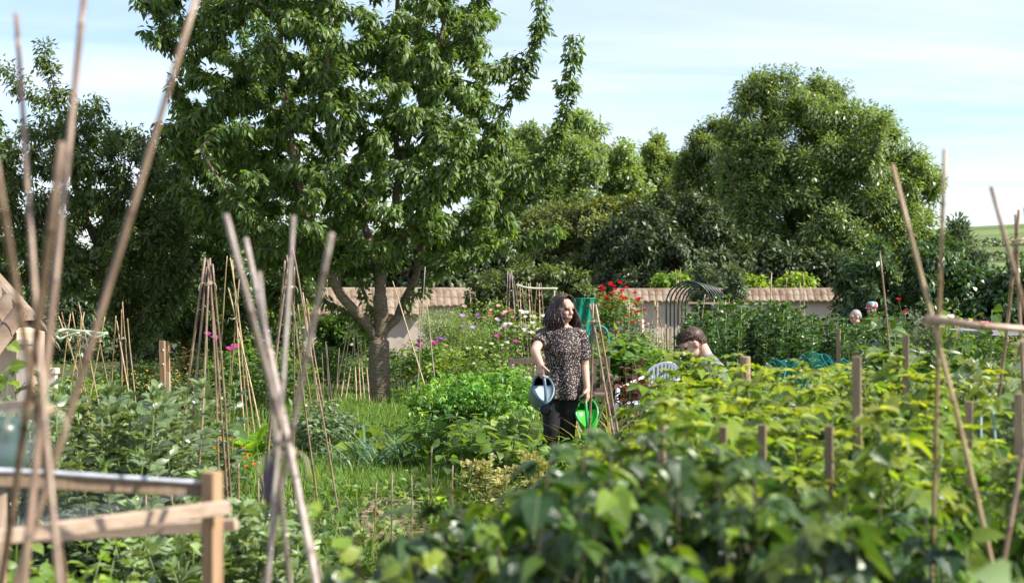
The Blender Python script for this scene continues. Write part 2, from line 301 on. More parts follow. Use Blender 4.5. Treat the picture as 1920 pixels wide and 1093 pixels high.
def net_mat(name,c,dens,cell=0,coord='Object'):
    """netting: open mesh that lets part of the light through"""
    m,nt,ns,lk=nodes(name); df=ns.new('ShaderNodeBsdfDiffuse'); df.inputs[0].default_value=(*c,1); tr=ns.new('ShaderNodeBsdfTransparent'); mx=ns.new('ShaderNodeMixShader')
    tc=ns.new('ShaderNodeTexCoord'); nz=ns.new('ShaderNodeTexNoise'); nz.inputs['Scale'].default_value=3.5; nz.inputs['Detail'].default_value=5; lk.new(tc.outputs[coord],nz.inputs[0])
    mr=ns.new('ShaderNodeMapRange'); mr.inputs[1].default_value=.3; mr.inputs[2].default_value=.7; mr.inputs[3].default_value=dens*.55; mr.inputs[4].default_value=dens*1.45; lk.new(nz.outputs[0],mr.inputs[0])
    lk.new(mr.outputs[0],mx.inputs[0]); lk.new(tr.outputs[0],mx.inputs[1]); lk.new(df.outputs[0],mx.inputs[2])
    o=ns.new('ShaderNodeOutputMaterial'); lk.new(mx.outputs[0],o.inputs[0]); return m
M['net']=net_mat('fine grey insect mesh',(.30,.32,.36),.17); M['netedge']=plain('rolled white mesh edge',(.45,.47,.52),rough=.8)
M['tealnet']=net_mat('teal garden net',(.02,.30,.25),.09); M['greennet']=net_mat('green windbreak net',(.02,.30,.2),.6)
M['tealcord']=plain('teal net cord',(.01,.26,.25),rough=.5)
M['hose']=plain('pale green hose',(.52,.62,.42),rough=.5)

M['redleaf']=leaf_mat('dark red leaf',[(0,(.04,.012,.012)),(1,(.14,.045,.03))],rough=.4,trans=.25)
M['leekpipe']=plain('blue green plastic pipe',(.16,.26,.27),rough=.45)
M['greyboard']=plain('pale grey board',(.26,.25,.28),rough=.7)
M['bagpurple']=plain('grey purple cloth',(.11,.09,.115),rough=.9)

def capmat():
    m,nt,ns,lk=nodes('patterned cap cloth'); tc=ns.new('ShaderNodeTexCoord'); vo=ns.new('ShaderNodeTexVoronoi'); vo.inputs['Scale'].default_value=22; lk.new(tc.outputs['Object'],vo.inputs[0])
    r=ramp(ns,[(0,(.5,.08,.12)),(.3,(.05,.07,.25)),(.5,(.6,.6,.62)),(.75,(.05,.35,.32)),(1,(.55,.15,.3))]); r.color_ramp.interpolation='CONSTANT'; sp=ns.new('ShaderNodeSeparateXYZ'); lk.new(vo.outputs['Color'],sp.inputs[0]); lk.new(sp.outputs[0],r.inputs[0])
    pb=ns.new('ShaderNodeBsdfPrincipled'); pb.inputs['Roughness'].default_value=.9; lk.new(r.outputs[0],pb.inputs['Base Color']); o=ns.new('ShaderNodeOutputMaterial'); lk.new(pb.outputs[0],o.inputs[0]); return m
M['cap']=capmat()

M['silverbean']=leaf_mat('bean leaf with painted silvery sheen',[(0,(.09,.15,.09)),(.6,(.18,.25,.16)),(1,(.30,.38,.24))],rough=.27,trans=.24,spec=.9,vary=.25)  # grey green, paled so the colour itself reads as silvery white highlights
# ================================================================== light, sky, camera
SUN=unit(V(.71,-.20,.675)); SUN_EL=math.asin(SUN[2]); SUN_AZ=math.atan2(SUN[0],SUN[1])
w=bpy.data.worlds.new('World'); SC.world=w; w.use_nodes=True; nt=w.node_tree; ns=nt.nodes; lk=nt.links; ns.clear()
sky=ns.new('ShaderNodeTexSky'); sky.sky_type='NISHITA'; sky.sun_disc=False; sky.sun_elevation=SUN_EL; sky.sun_rotation=SUN_AZ; sky.air_density=1.0; sky.dust_density=.6; sky.ozone_density=3.0
tc=ns.new('ShaderNodeTexCoord'); sp=ns.new('ShaderNodeSeparateXYZ'); lk.new(tc.outputs['Generated'],sp.inputs[0])
ad=N_(ns,'ShaderNodeMath',operation='ADD'); ad.inputs[1].default_value=.10; lk.new(sp.outputs['Z'],ad.inputs[0])
dx=N_(ns,'ShaderNodeMath',operation='DIVIDE'); dy=N_(ns,'ShaderNodeMath',operation='DIVIDE')
lk.new(sp.outputs['X'],dx.inputs[0]); lk.new(ad.outputs[0],dx.inputs[1]); lk.new(sp.outputs['Y'],dy.inputs[0]); lk.new(ad.outputs[0],dy.inputs[1])
cb=ns.new('ShaderNodeCombineXYZ'); lk.new(dx.outputs[0],cb.inputs[0]); lk.new(dy.outputs[0],cb.inputs[1])
mp=ns.new('ShaderNodeMapping'); mp.inputs['Scale'].default_value=(.55,1.5,1); mp.inputs['Rotation'].default_value=(0,0,math.radians(-14)); mp.inputs['Location'].default_value=(3.1,1.7,0); lk.new(cb.outputs[0],mp.inputs[0])
nz=ns.new('ShaderNodeTexNoise'); nz.inputs['Scale'].default_value=.8; nz.inputs['Detail'].default_value=8; nz.inputs['Roughness'].default_value=.55; nz.inputs['Distortion'].default_value=.5; lk.new(mp.outputs[0],nz.inputs[0])
cr=ramp(ns,[(.36,(.12,.12,.12)),(.68,(.66,.66,.66))]); lk.new(nz.outputs[0],cr.inputs[0])
mx=N_(ns,'ShaderNodeMix',data_type='RGBA'); lk.new(cr.outputs[0],mx.inputs[0]); lk.new(sky.outputs[0],mx.inputs[6]); mx.inputs[7].default_value=(5.95,6.0,6.45,1)
bg=ns.new('ShaderNodeBackground'); bg.inputs[1].default_value=.105; lk.new(mx.outputs[2],bg.inputs[0]); wo=ns.new('ShaderNodeOutputWorld'); lk.new(bg.outputs[0],wo.inputs[0])
sl=bpy.data.lights.new('sun','SUN'); sl.energy=4.4; sl.angle=math.radians(.53); sl.color=(1,.95,.86); so=bpy.data.objects.new('sun',sl); COL.objects.link(so)
from mathutils import Vector
so.rotation_euler=Vector((-SUN[0],-SUN[1],-SUN[2])).to_track_quat('-Z','Y').to_euler()
cam=bpy.data.cameras.new('camera'); co=bpy.data.objects.new('camera',cam); COL.objects.link(co); SC.camera=co
cam.sensor_width=36; cam.lens=36*F/1920; cam.clip_end=5000; cam.clip_start=.05; co.location=(0,0,EYE); co.rotation_euler=(math.pi/2,0,0)
cam.dof.use_dof=True; cam.dof.focus_distance=16; cam.dof.aperture_fstop=3.4; cam.dof.aperture_blades=0
SC.view_settings.view_transform='Standard'; SC.view_settings.look='None'; SC.view_settings.exposure=1.05; SC.view_settings.gamma=1
cy=SC.cycles; cy.max_bounces=7; cy.diffuse_bounces=3; cy.glossy_bounces=2; cy.transmission_bounces=4; cy.transparent_max_bounces=8; cy.caustics_reflective=False; cy.caustics_refractive=False; cy.sample_clamp_indirect=6

# ================================================================== ground, lawn, hill
def sheet(name,poly,z,mat,kind='structure'):
    mb=MB(); v=[(x,y,z) for x,y in poly]; mb.add(v,np.array([list(range(len(v)))])); return tag(mb.build(name,mat,smooth=False),kind=kind)
sheet('ground',[(-3000,-60),(3000,-60),(3000,4000),(-3000,4000)],0,M['soil'])
def pl(*uvd): return [(gx(u,D),D) for u,D in uvd]
LAWN=pl((430,16.2),(700,16.0),(830,16.4),(800,19),(860,22),(780,23.5),(600,24),(380,22.5))
sheet('lawn',LAWN,.004,M['lawn'])
PATH=pl((560,11.5),(880,11.2),(860,13.2),(700,13.6),(620,14.6),(420,14.9),(380,12.6))
sheet('grass_path',PATH,.004,M['lawn'])
sheet('bare_soil',pl((675,9.1),(800,9.1),(790,12.3),(680,12.2)),.008,M['baresoil'])
def hillz(x,y):
    s=np.clip((y-260)/460,0,1); s=s*s*(3-2*s)
    return s*(24+5*np.sin(x*.004+.6)+3*np.sin(x*.011+y*.006))+.03*(x-100)*s-.3
xs=np.linspace(-900,900,90); ys=np.linspace(240,900,50); X,Y=np.meshgrid(xs,ys); Z=hillz(X,Y)
mb=MB(); i=np.arange(49)[:,None]*90; j=np.arange(89)[None]
mb.add(np.stack([X,Y,Z],-1),np.stack([i+j,i+j+1,i+90+j+1,i+90+j],-1).reshape(-1,4))
M['hill']=noise_mat('pasture and vineyard hillside',[(.3,(.07,.11,.035)),(.5,(.13,.18,.05)),(.6,(.19,.22,.07)),(.8,(.11,.14,.05))],scale=(.006,.05,.02),nscale=1.2,detail=5,rough=.95,bump=0,coord='World')
tag(mb.build('hill',M['hill']),kind='structure')
mb=MB()
for (y0,x0,x1,n) in ((400,40,420,5000),(470,60,420,5000),(540,90,460,5000)):
    x=rng.uniform(x0,x1,n); y=y0+rng.normal(0,3,n)+.05*(x-200); z=hillz(x,y)+rng.uniform(0,3.,n)
    leaves(mb,QUAD,np.stack([x,y,z],-1),rng.normal(size=(n,3)),rng.normal(size=(n,3)),1.1,.9,rng.uniform(.1,.9,n))
tag(mb.build('distant_hedgerows',M['darkleaf']),kind='stuff')

# ================================================================== walls with pantile coping
def tiled_wall(name,label,p0,p1,z0,z1,drop,half=.34,thick=.22,mat='wallpl',tp=.2):
    p0=V(*p0,0); p1=V(*p1,0); t=unit(p1-p0); nrm=V(t[1],-t[0],0); L=np.linalg.norm(p1-p0)      # nrm faces the camera
    if nrm[1]>0: nrm=-nrm
    root=thing(name,label,'wall',tuple(p0)); o0=p0
    zz=lambda s: z0+(z1-z0)*s/L
    mb=MB(); n=max(2,int(L/1.0)); P=[]
    for s in np.linspace(0,L,n+1):
        c=t*s; zt=zz(s)-drop*.55
        P.append([c+nrm*thick/2,c+nrm*thick/2+V(0,0,zt),c-nrm*thick/2+V(0,0,zt),c-nrm*thick/2])
    loft(mb,P); mb.build('plaster_face',M[mat],root,smooth=False)
    ncol=int(L/tp); k=8
    for side in (1,-1):
        mb=MB(); S=np.linspace(0,L,ncol*k+1)
        prof=.045*np.abs(np.sin(np.arange(len(S))*math.pi/k))**.7
        rows=[]
        for r,(a,b) in enumerate(((0,.52),(.48,1.0))):
            jit=np.repeat(rng.normal(0,.012,ncol+1),k)[:len(S)]
            top=[]; bot=[]
            for q,s in enumerate(S):
                zt=zz(s)
                lift=prof[q]+ (0.02 if r==0 else 0)
                def pt(f,ex=0): return t*s+nrm*side*(.05+f*(half-.05))+V(0,0,zt-.05-f*drop+lift+ex)
                top.append(pt(a)); bot.append(pt(min(1,b+jit[q]),0.0))
            m=len(S); v=np.concatenate([top,bot,np.array(bot)-V(0,0,.022),np.array(top)-V(0,0,.022)]); i=np.arange(m-1)
            fs=[]
            for e in range(4): a_=e*m; b_=((e+1)%4)*m; fs.append(np.stack([a_+i,a_+i+1,b_+i+1,b_+i],-1))
            mb.add(v,np.concatenate(fs),np.tile(rng.random(m)[:,None],(4,3)))
        mb.build('pantile_slope',M['tile'],root,smooth=False)
    mb=MB(); s=0
    while s<L:
        e=min(L,s+.42); P=[]
        for q in (s,e-.01):
            c=t*q+V(0,0,zz(q)-.06); P.append([c+nrm*.085*math.cos(a)+V(0,0,.085*math.sin(a)) for a in np.linspace(-.4,math.pi+.4,9)])
        loft(mb,P); s+=.42
    mb.build('ridge_tile',M['tile'],root,smooth=False)
    return root
tiled_wall('garden_wall','long pale garden wall with clay tile coping behind the cherry tree trunk',(gx(560,40),40),(gx(958,41.5),41.5),1.74,1.74,.46)
tiled_wall('garden_wall','lower wall with red tile coping and bright plaster just left and right of the cherry trunk',(gx(555,36),36),(gx(800,36.3),36.3),1.42,1.40,.30)
tiled_wall('garden_wall','pale wall with clay tile coping running behind the black hoops',(gx(1150,42),42),(gx(1780,42),42),1.72,1.74,.32)
tiled_wall('garden_wall','short wall end with sloping tile verge beside the red rose bush',(gx(1168,40.2),40.2),(gx(1206,40.0),40.0),1.62,.95,.2,half=.3)
tiled_wall('garden_wall','peach plaster wall with tile coping sloping down at the left edge',(gx(-180,17.2),17.2),(gx(58,15.6),15.6),3.1,1.42,.40,half=.40,thick=.35,mat='plaster')
for (u0,u1,v0,D,lab) in ((36,58,635,15.0,'pale pink plaster gate pier beside the peach wall'),(92,106,690,15.2,'shorter pale pink plaster pier right of the gate pier')):
    root=thing('gate_pier',lab,'pier',(gx((u0+u1)/2,D),D,0)); wd=(u1-u0)/F*D; h=EYE-(v0-CY)/F*D
    mb=MB(); box(mb,(0,0,0),(0,0,h-.06),wd,wd,up=(0,1,0),ch=.03); mb.build('shaft',M['wallpl'],root,smooth=False)
    mb=MB(); box(mb,(0,0,h-.058),(0,0,h),wd+.04,wd+.04,up=(0,1,0),ch=.1); mb.build('cap',M['wallpl'],root,smooth=False)

# ================================================================== trees
def in_poly(px,py,poly):
    c=np.zeros(len(px),bool); n=len(poly)
    for i in range(n):
        x0,y0=poly[i]; x1,y1=poly[(i+1)%n]
        k=((y0>py)!=(y1>py)); c^=k&(px<(x1-x0)*(py-y0)/((y1-y0) or 1e-9)+x0)
    return c
def sample_crown(poly,D,n,depth=.8,shell=.35,maxd=4.0,rg=None):
    """points through a crown whose outline at distance D is poly (photo pixels); its depth follows its own width"""
    rg=rg or rng
    P=np.array(poly,float); lo=P.min(0); hi=P.max(0); out=[]; W=np.array([[ (u-CX)/F*D, EYE-(v-CY)/F*D] for u,v in poly])
    lo=W.min(0); hi=W.max(0); tot=0
    # half width per height
    zs=np.linspace(lo[1],hi[1],40); hw=[];hc=[]
    gx_=np.linspace(lo[0],hi[0],120)
    for z in zs:
        m=in_poly(gx_,np.full(120,z),W); 
        if m.any(): a,b=gx_[m].min(),gx_[m].max(); hw.append((b-a)/2+.05); hc.append((a+b)/2)
        else: hw.append(.05); hc.append(0)
    while tot<n:
        p=rg.uniform(lo,hi,(n*3,2)); p=p[in_poly(p[:,0],p[:,1],W)]
        h=np.interp(p[:,1],zs,hw); c=np.interp(p[:,1],zs,hc)
        d=np.sqrt(np.clip(1-((p[:,0]-c)/h)**2,0.02,1))*np.minimum(h,maxd)*depth
        y=rg.uniform(-1,1,len(p)); y=np.sign(y)*np.abs(y)**shell
        q=np.stack([p[:,0],D+y*d,p[:,1]],-1); out.append(q); tot+=len(q)
    return np.concatenate(out)[:n]
def grow(limbs,attr,up=.35,step=.22,reach=None):
    """limbs: 3-D polylines (first starts at the ground); attr: tips to be reached. Returns nodes, parents, paths."""
    P=[];par=[];paths=[]
    def add_path(pts,start):
        ids=[start] if start is not None else []
        for p in pts:
            P.append(p); par.append(ids[-1] if ids else -1); ids.append(len(P)-1)
        paths.append(ids)
    for L in limbs:
        L=smooth_line(L,6)
        if not P: add_path(L,None)
        else:
            s=int(np.argmin(np.linalg.norm(np.array(P)-L[0],axis=1))); add_path(L[1:],s)
    A=np.array(attr); base=np.array(P); d=np.min(np.linalg.norm(A[:,None]-base[None],axis=2),1)
    for a in A[np.argsort(d)]:
        Q=np.array(P); df=a-Q; dist=np.linalg.norm(df,axis=1)
        cost=dist*(1+.7*np.clip(-df[:,2]/(dist+1e-6),0,1))+ (dist<.12)*5
        cost[:3]+=50
        s=int(np.argmin(cost)); p0=Q[s]; L=dist[s]; pd=unit(p0-Q[par[s]]) if par[s]>=0 else V(0,0,1)
        n=max(2,int(L/step)); dirn=unit(a-p0)
        c=bez(p0,p0+(pd*.5+dirn*.5)*L*.35,a-unit(dirn*.6+V(0,0,up))*L*.35,a,n+1)
        c[1:-1]+=rng.normal(0,.02*L,(n-1,3)) if n>1 else 0
        add_path(list(c[1:]),s)
    return np.array(P),np.array(par),paths
def radii(P,par,rbase,rtip):
    cnt=np.zeros(len(P)); child=np.zeros(len(P),bool); child[par[par>=0]]=True
    cnt[~child]=1
    for i in range(len(P)-1,-1,-1):
        if par[i]>=0: cnt[par[i]]+=cnt[i]
    k=math.log(rbase/rtip)/math.log(cnt[0])
    return rtip*cnt**k,cnt
def wood(P,par,paths,R,mat,root,name='trunk',k=7,flare=0):
    mb=MB()
    for ids in paths:
        if len(ids)<2: continue
        r=R[ids].copy()
        if par[ids[1]]==ids[0] and len(ids)>2 and ids[0]!=0: r[0]=min(r[0],r[1]*1.25)
        pts=P[ids].copy()
        tube(mb,pts,r,k=k if r[0]>.02 else 4,cap=True)
    return mb.build(name,mat,root)
def foliage(P,par,paths,cnt,nleaf,tpl,L,W,mat,root,spread=.1,droop=.6,maxcnt=3,tone=(.1,.8),name='crown',tipbias=0,vert=.2):
    """leaves along the outer twigs"""
    segA=[];segB=[]
    for ids in paths:
        for a,b in zip(ids[:-1],ids[1:]):
            if cnt[b]<=60: segA.append(a); segB.append(b)
    segA=np.array(segA);segB=np.array(segB); ln=np.linalg.norm(P[segA]-P[segB],axis=1)*np.where(cnt[segB]<=maxcnt,1,.45); pr=ln/ln.sum()
    c=rng.choice(len(segA),nleaf,p=pr); f=rng.random((nleaf,1)); pos=P[segA[c]]*(1-f)+P[segB[c]]*f
    tw=unit(P[segB[c]]-P[segA[c]]); rad=rng.normal(size=(nleaf,3)); rad=unit(rad-tw*np.sum(rad*tw,1,keepdims=True))
    pos=pos+rad*np.minimum(np.abs(rng.normal(0,spread,(nleaf,1))),spread*1.5)
    A=unit(rad*.8+tw*.5+V(0,0,-droop)+rng.normal(0,.3,(nleaf,3)))
    ctr=P[segB].mean(0)-V(0,0,.8); N=unit(rad*.35+unit(pos-ctr)*(.6 if L>.13 else .35)+V(0,0,.45)+rng.normal(0,.38,(nleaf,3)))
    s=rng.uniform(.6,1.15,nleaf)
    t=rng.uniform(tone[0],tone[1],nleaf)
    mb=MB(); leaves(mb,tpl,pos,A,N,L*s,W*s,t); return mb.build(name,mat,root)
LM=2.1
def tree(name,label,D,poly,limbs_px,nattr,nleaf,leaf,L,W,rbase,rtip=.006,bark='darkbark',tpl=QUAD,depth=.8,spread=.15,droop=.6,maxcnt=3,extra=(),up=.35,step=.3,cat='tree',tone=(.1,.8),shell=.6,maxd=4.0,group=None,ybase=0,cluster=0):
    limbs=[[at(u,v,D)+V(0,dy,0) for u,v,dy in l] for l in limbs_px]
    b=limbs[0][0]; b[2]=-.05
    A=sample_crown(poly,D,nattr,depth,shell,maxd)
    if cluster:      # gather the tips into boughs
        C=sample_crown(poly,D,cluster,depth,shell,maxd); j=np.argmin(np.linalg.norm(A[:,None]-C[None],axis=2),1); A=A*.80+C[j]*.20
    if len(extra): A=np.concatenate([A,[at(u,v,D)+V(0,dy,0) for u,v,dy in extra]])
    P,par,paths=grow(limbs,A,up,step); R,cnt=radii(P,par,rbase,rtip)
    root=thing(name,label,cat,tuple(b),group=group); P=P-b
    wood(P,par,paths,R,M[bark],root); foliage(P,par,paths,cnt,int(nleaf*LM),tpl,L,W,M[leaf],root,spread,droop,maxcnt,tone)
    return root
L5=leaf_tpl(5,'ovate',.38,.35); L4=leaf_tpl(4,'ovate',.35,.3)
# the cherry in the middle of the garden
ch_poly=[(315,-40),(292,10),(300,45),(315,110),(318,160),(325,200),(296,240),(322,300),(340,370),(352,420),(400,450),(470,490),(540,520),(600,530),(660,510),(720,495),(800,490),(860,478),(930,460),(985,440),(960,420),(985,395),(950,360),(985,320),(1005,280),(965,270),(985,225),(935,230),(920,180),(960,150),(975,100),(940,110),(950,60),(925,20),(930,-40),(850,-150),(600,-190),(400,-140)]
ch_limbs=[[(714,768,0),(713,740,0),(712,700,0),(711,660,0),(711,630,0)],
 [(711,632,0),(716,595,-.05),(714,560,-.1),(718,500,-.1),(731,430,0),(745,350,.1),(741,230,0),(740,100,.1),(748,-60,0),(745,-160,0)],
 [(709,640,0),(690,610,-.1),(665,578,-.3),(640,545,-.4),(612,470,-.6),(585,400,-.7),(566,285,-.9),(545,150,-.8),(540,0,-.7)],
 [(708,645,0),(680,612,.15),(655,592,.3),(620,575,.4),(590,560,.5),(545,545,.7),(480,500,1.0),(420,430,1.2),(390,330,1.2)],
 [(713,640,0),(722,618,.1),(742,598,.15),(752,570,.25),(775,520,.4),(790,440,.6),(830,350,.9),(880,240,1.1),(905,120,1.2)],
 [(752,572,.2),(775,556,.1),(820,515,-.1),(875,485,-.3),(930,468,-.5),(1000,452,-.6),(1045,438,-.7)],
 [(716,560,-.1),(700,500,.3),(675,420,.6),(640,330,.8),(600,220,1.0),(560,60,1.2)],
 [(705,600,.2),(672,540,.5),(650,480,.9),(600,380,1.6),(520,280,1.9),(450,130,1.9),(400,0,1.8)],
 [(745,350,.1),(772,255,-.3),(812,155,-.5),(838,40,-.6),(845,-80,-.6)],
 [(790,440,.4),(850,420,.2),(915,395,0),(965,360,-.1),(1002,325,-.2),(1040,275,-.2),(1058,215,-.2),(1070,140,-.2),(1074,68,-.2)],
 [(830,350,.6),(890,290,.3),(940,215,.1),(985,140,.0),(1008,70,0),(1018,-10,0)],
 [(612,470,-.6),(540,440,-1.2),(470,380,-1.5),(420,300,-1.6)],
 [(731,430,0),(690,380,-.8),(650,280,-1.4),(640,120,-1.5),(650,0,-1.3)],[(718,500,-.1),(780,430,-1),(840,360,-1.5),(880,280,-1.6)]]
ch_extra=[(1044,165,-.2),(1080,160,-.2),(1028,285,-.2),(1088,105,-.25),(1030,50,0),(975,160,0),(1012,442,-.6),(1050,432,-.7),(985,470,-.5),(296,40,-1.0),(305,80,-1.0),(318,10,-1.0),(290,18,-1.0),(1000,300,-.1),(1035,255,-.2)]
tree('cherry_tree','large leafy cherry tree with ringed bark trunk forking low above the lawn',20.6,ch_poly,ch_limbs,1050,43000,'cherry',.112,.048,.155,.0055,'bark',L5,depth=.75,spread=.07,droop=.9,maxcnt=5,extra=ch_extra,up=.45,step=.16,shell=.75,maxd=2.6,tone=(.05,.86))
# other trees, from near to far
t1=[(-60,170),(10,235),(60,262),(95,205),(130,222),(160,195),(200,190),(235,250),(285,262),(330,300),(352,380),(365,470),(340,560),(320,640),(255,655),(215,600),(150,560),(100,540),(-60,520)]
tree('plum_tree','dense dark fruit tree with long upright shoots at the left edge',22,t1,[[(238,770,0),(238,720,0),(240,660,0),(236,600,0)],[(236,610,0),(200,500,0),(150,380,0),(120,280,.2),(95,170,.2),(72,66,.2)],[(236,600,0),(250,480,.4),(270,380,.6),(250,270,.6)],[(200,500,0),(80,420,-.6),(0,330,-.6),(-40,240,-.4)],[(238,640,0),(300,560,-.4),(330,480,-.5)]],
     520,21000,'plum',.10,.045,.12,bark='darkbark',tpl=HEX,depth=.7,spread=.10,maxcnt=4,extra=[(62,110,.2),(85,120,.2),(102,165,.2),(8,125,-.2),(40,150,-.2),(130,175,.1),(185,178,.1),(236,235,.4),(150,205,.1),(60,180,0),(20,170,0)],step=.2,maxd=2.2)
t2=[(265,290),(330,262),(420,250),(600,330),(610,540),(560,600),(470,610),(425,680),(375,715),(335,700),(320,640),(280,600),(250,450)]
tree('apple_tree','dark shaded fruit tree between the left fruit tree and the cherry',25.5,t2,[[(345,800,0),(343,720,0),(350,640,0)],[(350,650,0),(390,520,0),(430,400,0),(470,300,.3)],[(350,640,0),(330,500,-.3),(310,350,0)],[(390,520,0),(500,480,0),(570,420,.3)]],420,18000,'plum',.11,.055,.1,tpl=HEX,depth=.6,spread=.08,step=.25,maxd=2.2,tone=(0,.7))
tree('young_tree','bright green young tree glimpsed left behind the cherry trunk',29,[(380,470),(450,440),(580,430),(620,500),(600,580),(540,600),(430,600),(390,560)],[[(500,690,0),(500,620,0),(500,560,0)],[(500,580,0),(470,500,0)],[(500,580,0),(550,480,0)]],120,5000,'garden',.11,.06,.06,tpl=QUAD,spread=.1,tone=(.4,1),maxd=1.5)
big=[(1330,420),(1345,300),(1358,215),(1385,165),(1435,128),(1500,132),(1550,150),(1598,172),(1625,212),(1655,203),(1682,240),(1712,283),(1735,310),(1757,335),(1750,400),(1730,470),(1660,540),(1350,570)]
tree('ash_tree','tallest broad ash tree rising behind the tiled wall',60,big,[[(1520,620,0),(1518,560,0),(1512,500,0)],[(1512,510,0),(1480,420,0),(1450,320,0),(1430,200,0)],[(1512,500,0),(1530,400,.5),(1540,300,1),(1520,180,1)],[(1512,500,0),(1580,420,-1),(1640,330,-1),(1670,250,-1)],[(1512,500,0),(1440,450,-2),(1380,390,-2),(1350,300,-1)],[(1530,400,0),(1600,300,-3),(1620,230,-3)]],
     760,80000,'ash',.21,.085,.38,rtip=.02,tpl=QUAD,depth=.8,spread=.34,droop=.4,step=.6,maxcnt=4,maxd=4.5,shell=.7,cluster=70)
tree('ash_tree','medium ash tree standing half behind the tallest one on its left',66,[(1255,340),(1285,275),(1320,235),(1365,215),(1400,240),(1420,300),(1420,460),(1262,450)],[[(1340,610,0),(1340,520,0),(1345,450,0)],[(1345,460,0),(1320,360,0),(1320,280,0)],[(1345,460,0),(1370,350,0),(1370,250,0)]],240,24000,'ash',.22,.085,.25,rtip=.02,depth=.8,spread=.3,droop=.4,step=.6,maxd=4,cluster=36)
tree('poplar_tree','rounded light green tree behind the cherry tip, left of the sky gap',70,[(880,310),(930,262),(985,225),(1030,248),(1070,213),(1112,225),(1150,240),(1182,262),(1200,290),(1218,325),(1218,430),(1100,455),(960,455),(880,440)],[[(1050,610,0),(1050,520,0),(1052,460,0)],[(1052,470,0),(1000,360,0),(985,260,0)],[(1052,470,0),(1080,350,0),(1080,240,0)],[(1052,470,0),(1140,370,0),(1160,280,0)]],
     380,34000,'ash',.25,.10,.3,rtip=.02,depth=.8,spread=.32,droop=.3,step=.7,maxd=4.5,tone=(.3,1),cluster=36)
tree('poplar_tree','narrow light green tree at the right of the rounded one',75,[(1188,300),(1205,265),(1228,245),(1250,265),(1268,310),(1275,430),(1185,430)],[[(1230,610,0),(1230,500,0),(1228,420,0)],[(1228,430,0),(1228,300,0)]],110,9000,'ash',.25,.10,.2,rtip=.02,spread=.3,droop=.2,step=.7,tone=(.3,1),cluster=16)
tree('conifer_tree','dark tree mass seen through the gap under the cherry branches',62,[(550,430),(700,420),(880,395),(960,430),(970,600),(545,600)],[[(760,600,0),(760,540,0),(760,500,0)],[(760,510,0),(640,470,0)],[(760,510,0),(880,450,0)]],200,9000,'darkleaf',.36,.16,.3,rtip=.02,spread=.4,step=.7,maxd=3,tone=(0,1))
tree('elder_bush','yellow green elder bush with flat tiers of leaves behind the shrubs',52,[(965,440),(1000,392),(1060,385),(1130,373),(1195,378),(1215,440),(1190,520),(955,600)],[[(1080,600,0),(1080,540,0),(1080,480,0)],[(1080,500,0),(1020,430,0)],[(1080,500,0),(1150,420,0)]],240,18000,'elder',.18,.10,.2,rtip=.015,spread=.22,droop=.0,step=.5,maxd=3,cat='bush',tone=(.2,1),cluster=28)
tree('thorn_bush','rounded bush in front of the ash trees, shade put into its leaf colour',49,[(1095,500),(1130,440),(1165,405),(1205,372),(1260,355),(1320,362),(1370,395),(1405,450),(1415,600),(1080,600)],[[(1260,600,0),(1260,540,0),(1260,480,0)],[(1260,500,0),(1180,440,0)],[(1260,500,0),(1330,420,0)]],240,14000,'darkleaf',.20,.09,.2,rtip=.015,spread=.22,droop=.3,step=.45,maxd=3.4,cat='bush',cluster=34)  # the big tree's shade is put into this bush's leaf colour
tree('laurel_bush','big rounded glossy laurel behind the man in the cap',37.5,[(1560,575),(1572,505),(1592,470),(1650,452),(1720,452),(1775,440),(1800,465),(1822,500),(1832,570),(1820,650),(1560,650)],[[(1690,660,0),(1690,600,0),(1690,560,0)],[(1690,570,0),(1640,500,0)],[(1690,570,0),(1740,490,0)]],260,14000,'laurel',.19,.075,.15,rtip=.012,spread=.16,droop=.5,step=.4,maxd=2.6,cat='bush',tpl=QUAD,cluster=36)
tree('holm_oak','grey green tree with spiky top left of the distant hill',57,[(1750,470),(1765,430),(1790,410),(1812,432),(1835,462),(1850,500),(1850,600),(1750,600)],[[(1795,600,0),(1795,520,0)],[(1795,530,0),(1792,440,0)]],90,4500,'olive',.3,.1,.15,rtip=.02,spread=.25,droop=-.3,step=.5,cluster=14)
tree('climber_bush','dark leafy climber mound at the right edge below the hill',37,[(1772,545),(1800,505),(1850,490),(1905,488),(1985,495),(2000,655),(1765,655)],[[(1870,660,0),(1870,600,0),(1870,560,0)],[(1870,570,0),(1820,530,0)],[(1870,570,0),(1940,520,0)]],160,8500,'laurel',.18,.10,.1,rtip=.012,spread=.16,droop=.6,step=.35,cat='bush',tone=(0,.75),maxd=1.6)
tree('grey_shrub','upright grey green shrub behind the black hoops',33,[(1292,565),(1300,510),(1318,492),(1338,505),(1372,502),(1402,525),(1410,670),(1296,670)],[[(1352,660,0),(1352,600,0),(1352,560,0)],[(1352,575,0),(1320,520,0)],[(1352,575,0),(1385,530,0)]],110,5500,'olive',.12,.045,.06,rtip=.01,spread=.08,droop=-.2,step=.3,cat='shrub',maxd=1)
for (lab,D,poly) in (('lime green shrub above the wall left of the hoops',46,[(1222,548),(1226,522),(1258,514),(1290,520),(1296,548)]),('lime green shrub above the wall right of the hoops',46,[(1395,550),(1405,525),(1420,516),(1432,530),(1436,550)]),('low lime green shrub above the wall under the ash tree',46,[(1445,550),(1462,522),(1490,514),(1522,520),(1530,550)])):
    u=sum(p[0] for p in poly)/len(poly)
    tree('lime_shrub',lab,D,poly,[[(u,640,0),(u,600,0),(u,565,0)],[(u,575,0),(u-12,540,0)],[(u,575,0),(u+12,535,0)]],40,1500,'lime',.16,.1,.05,rtip=.01,spread=.15,step=.3,cat='shrub',maxd=.8,tone=(.3,1))
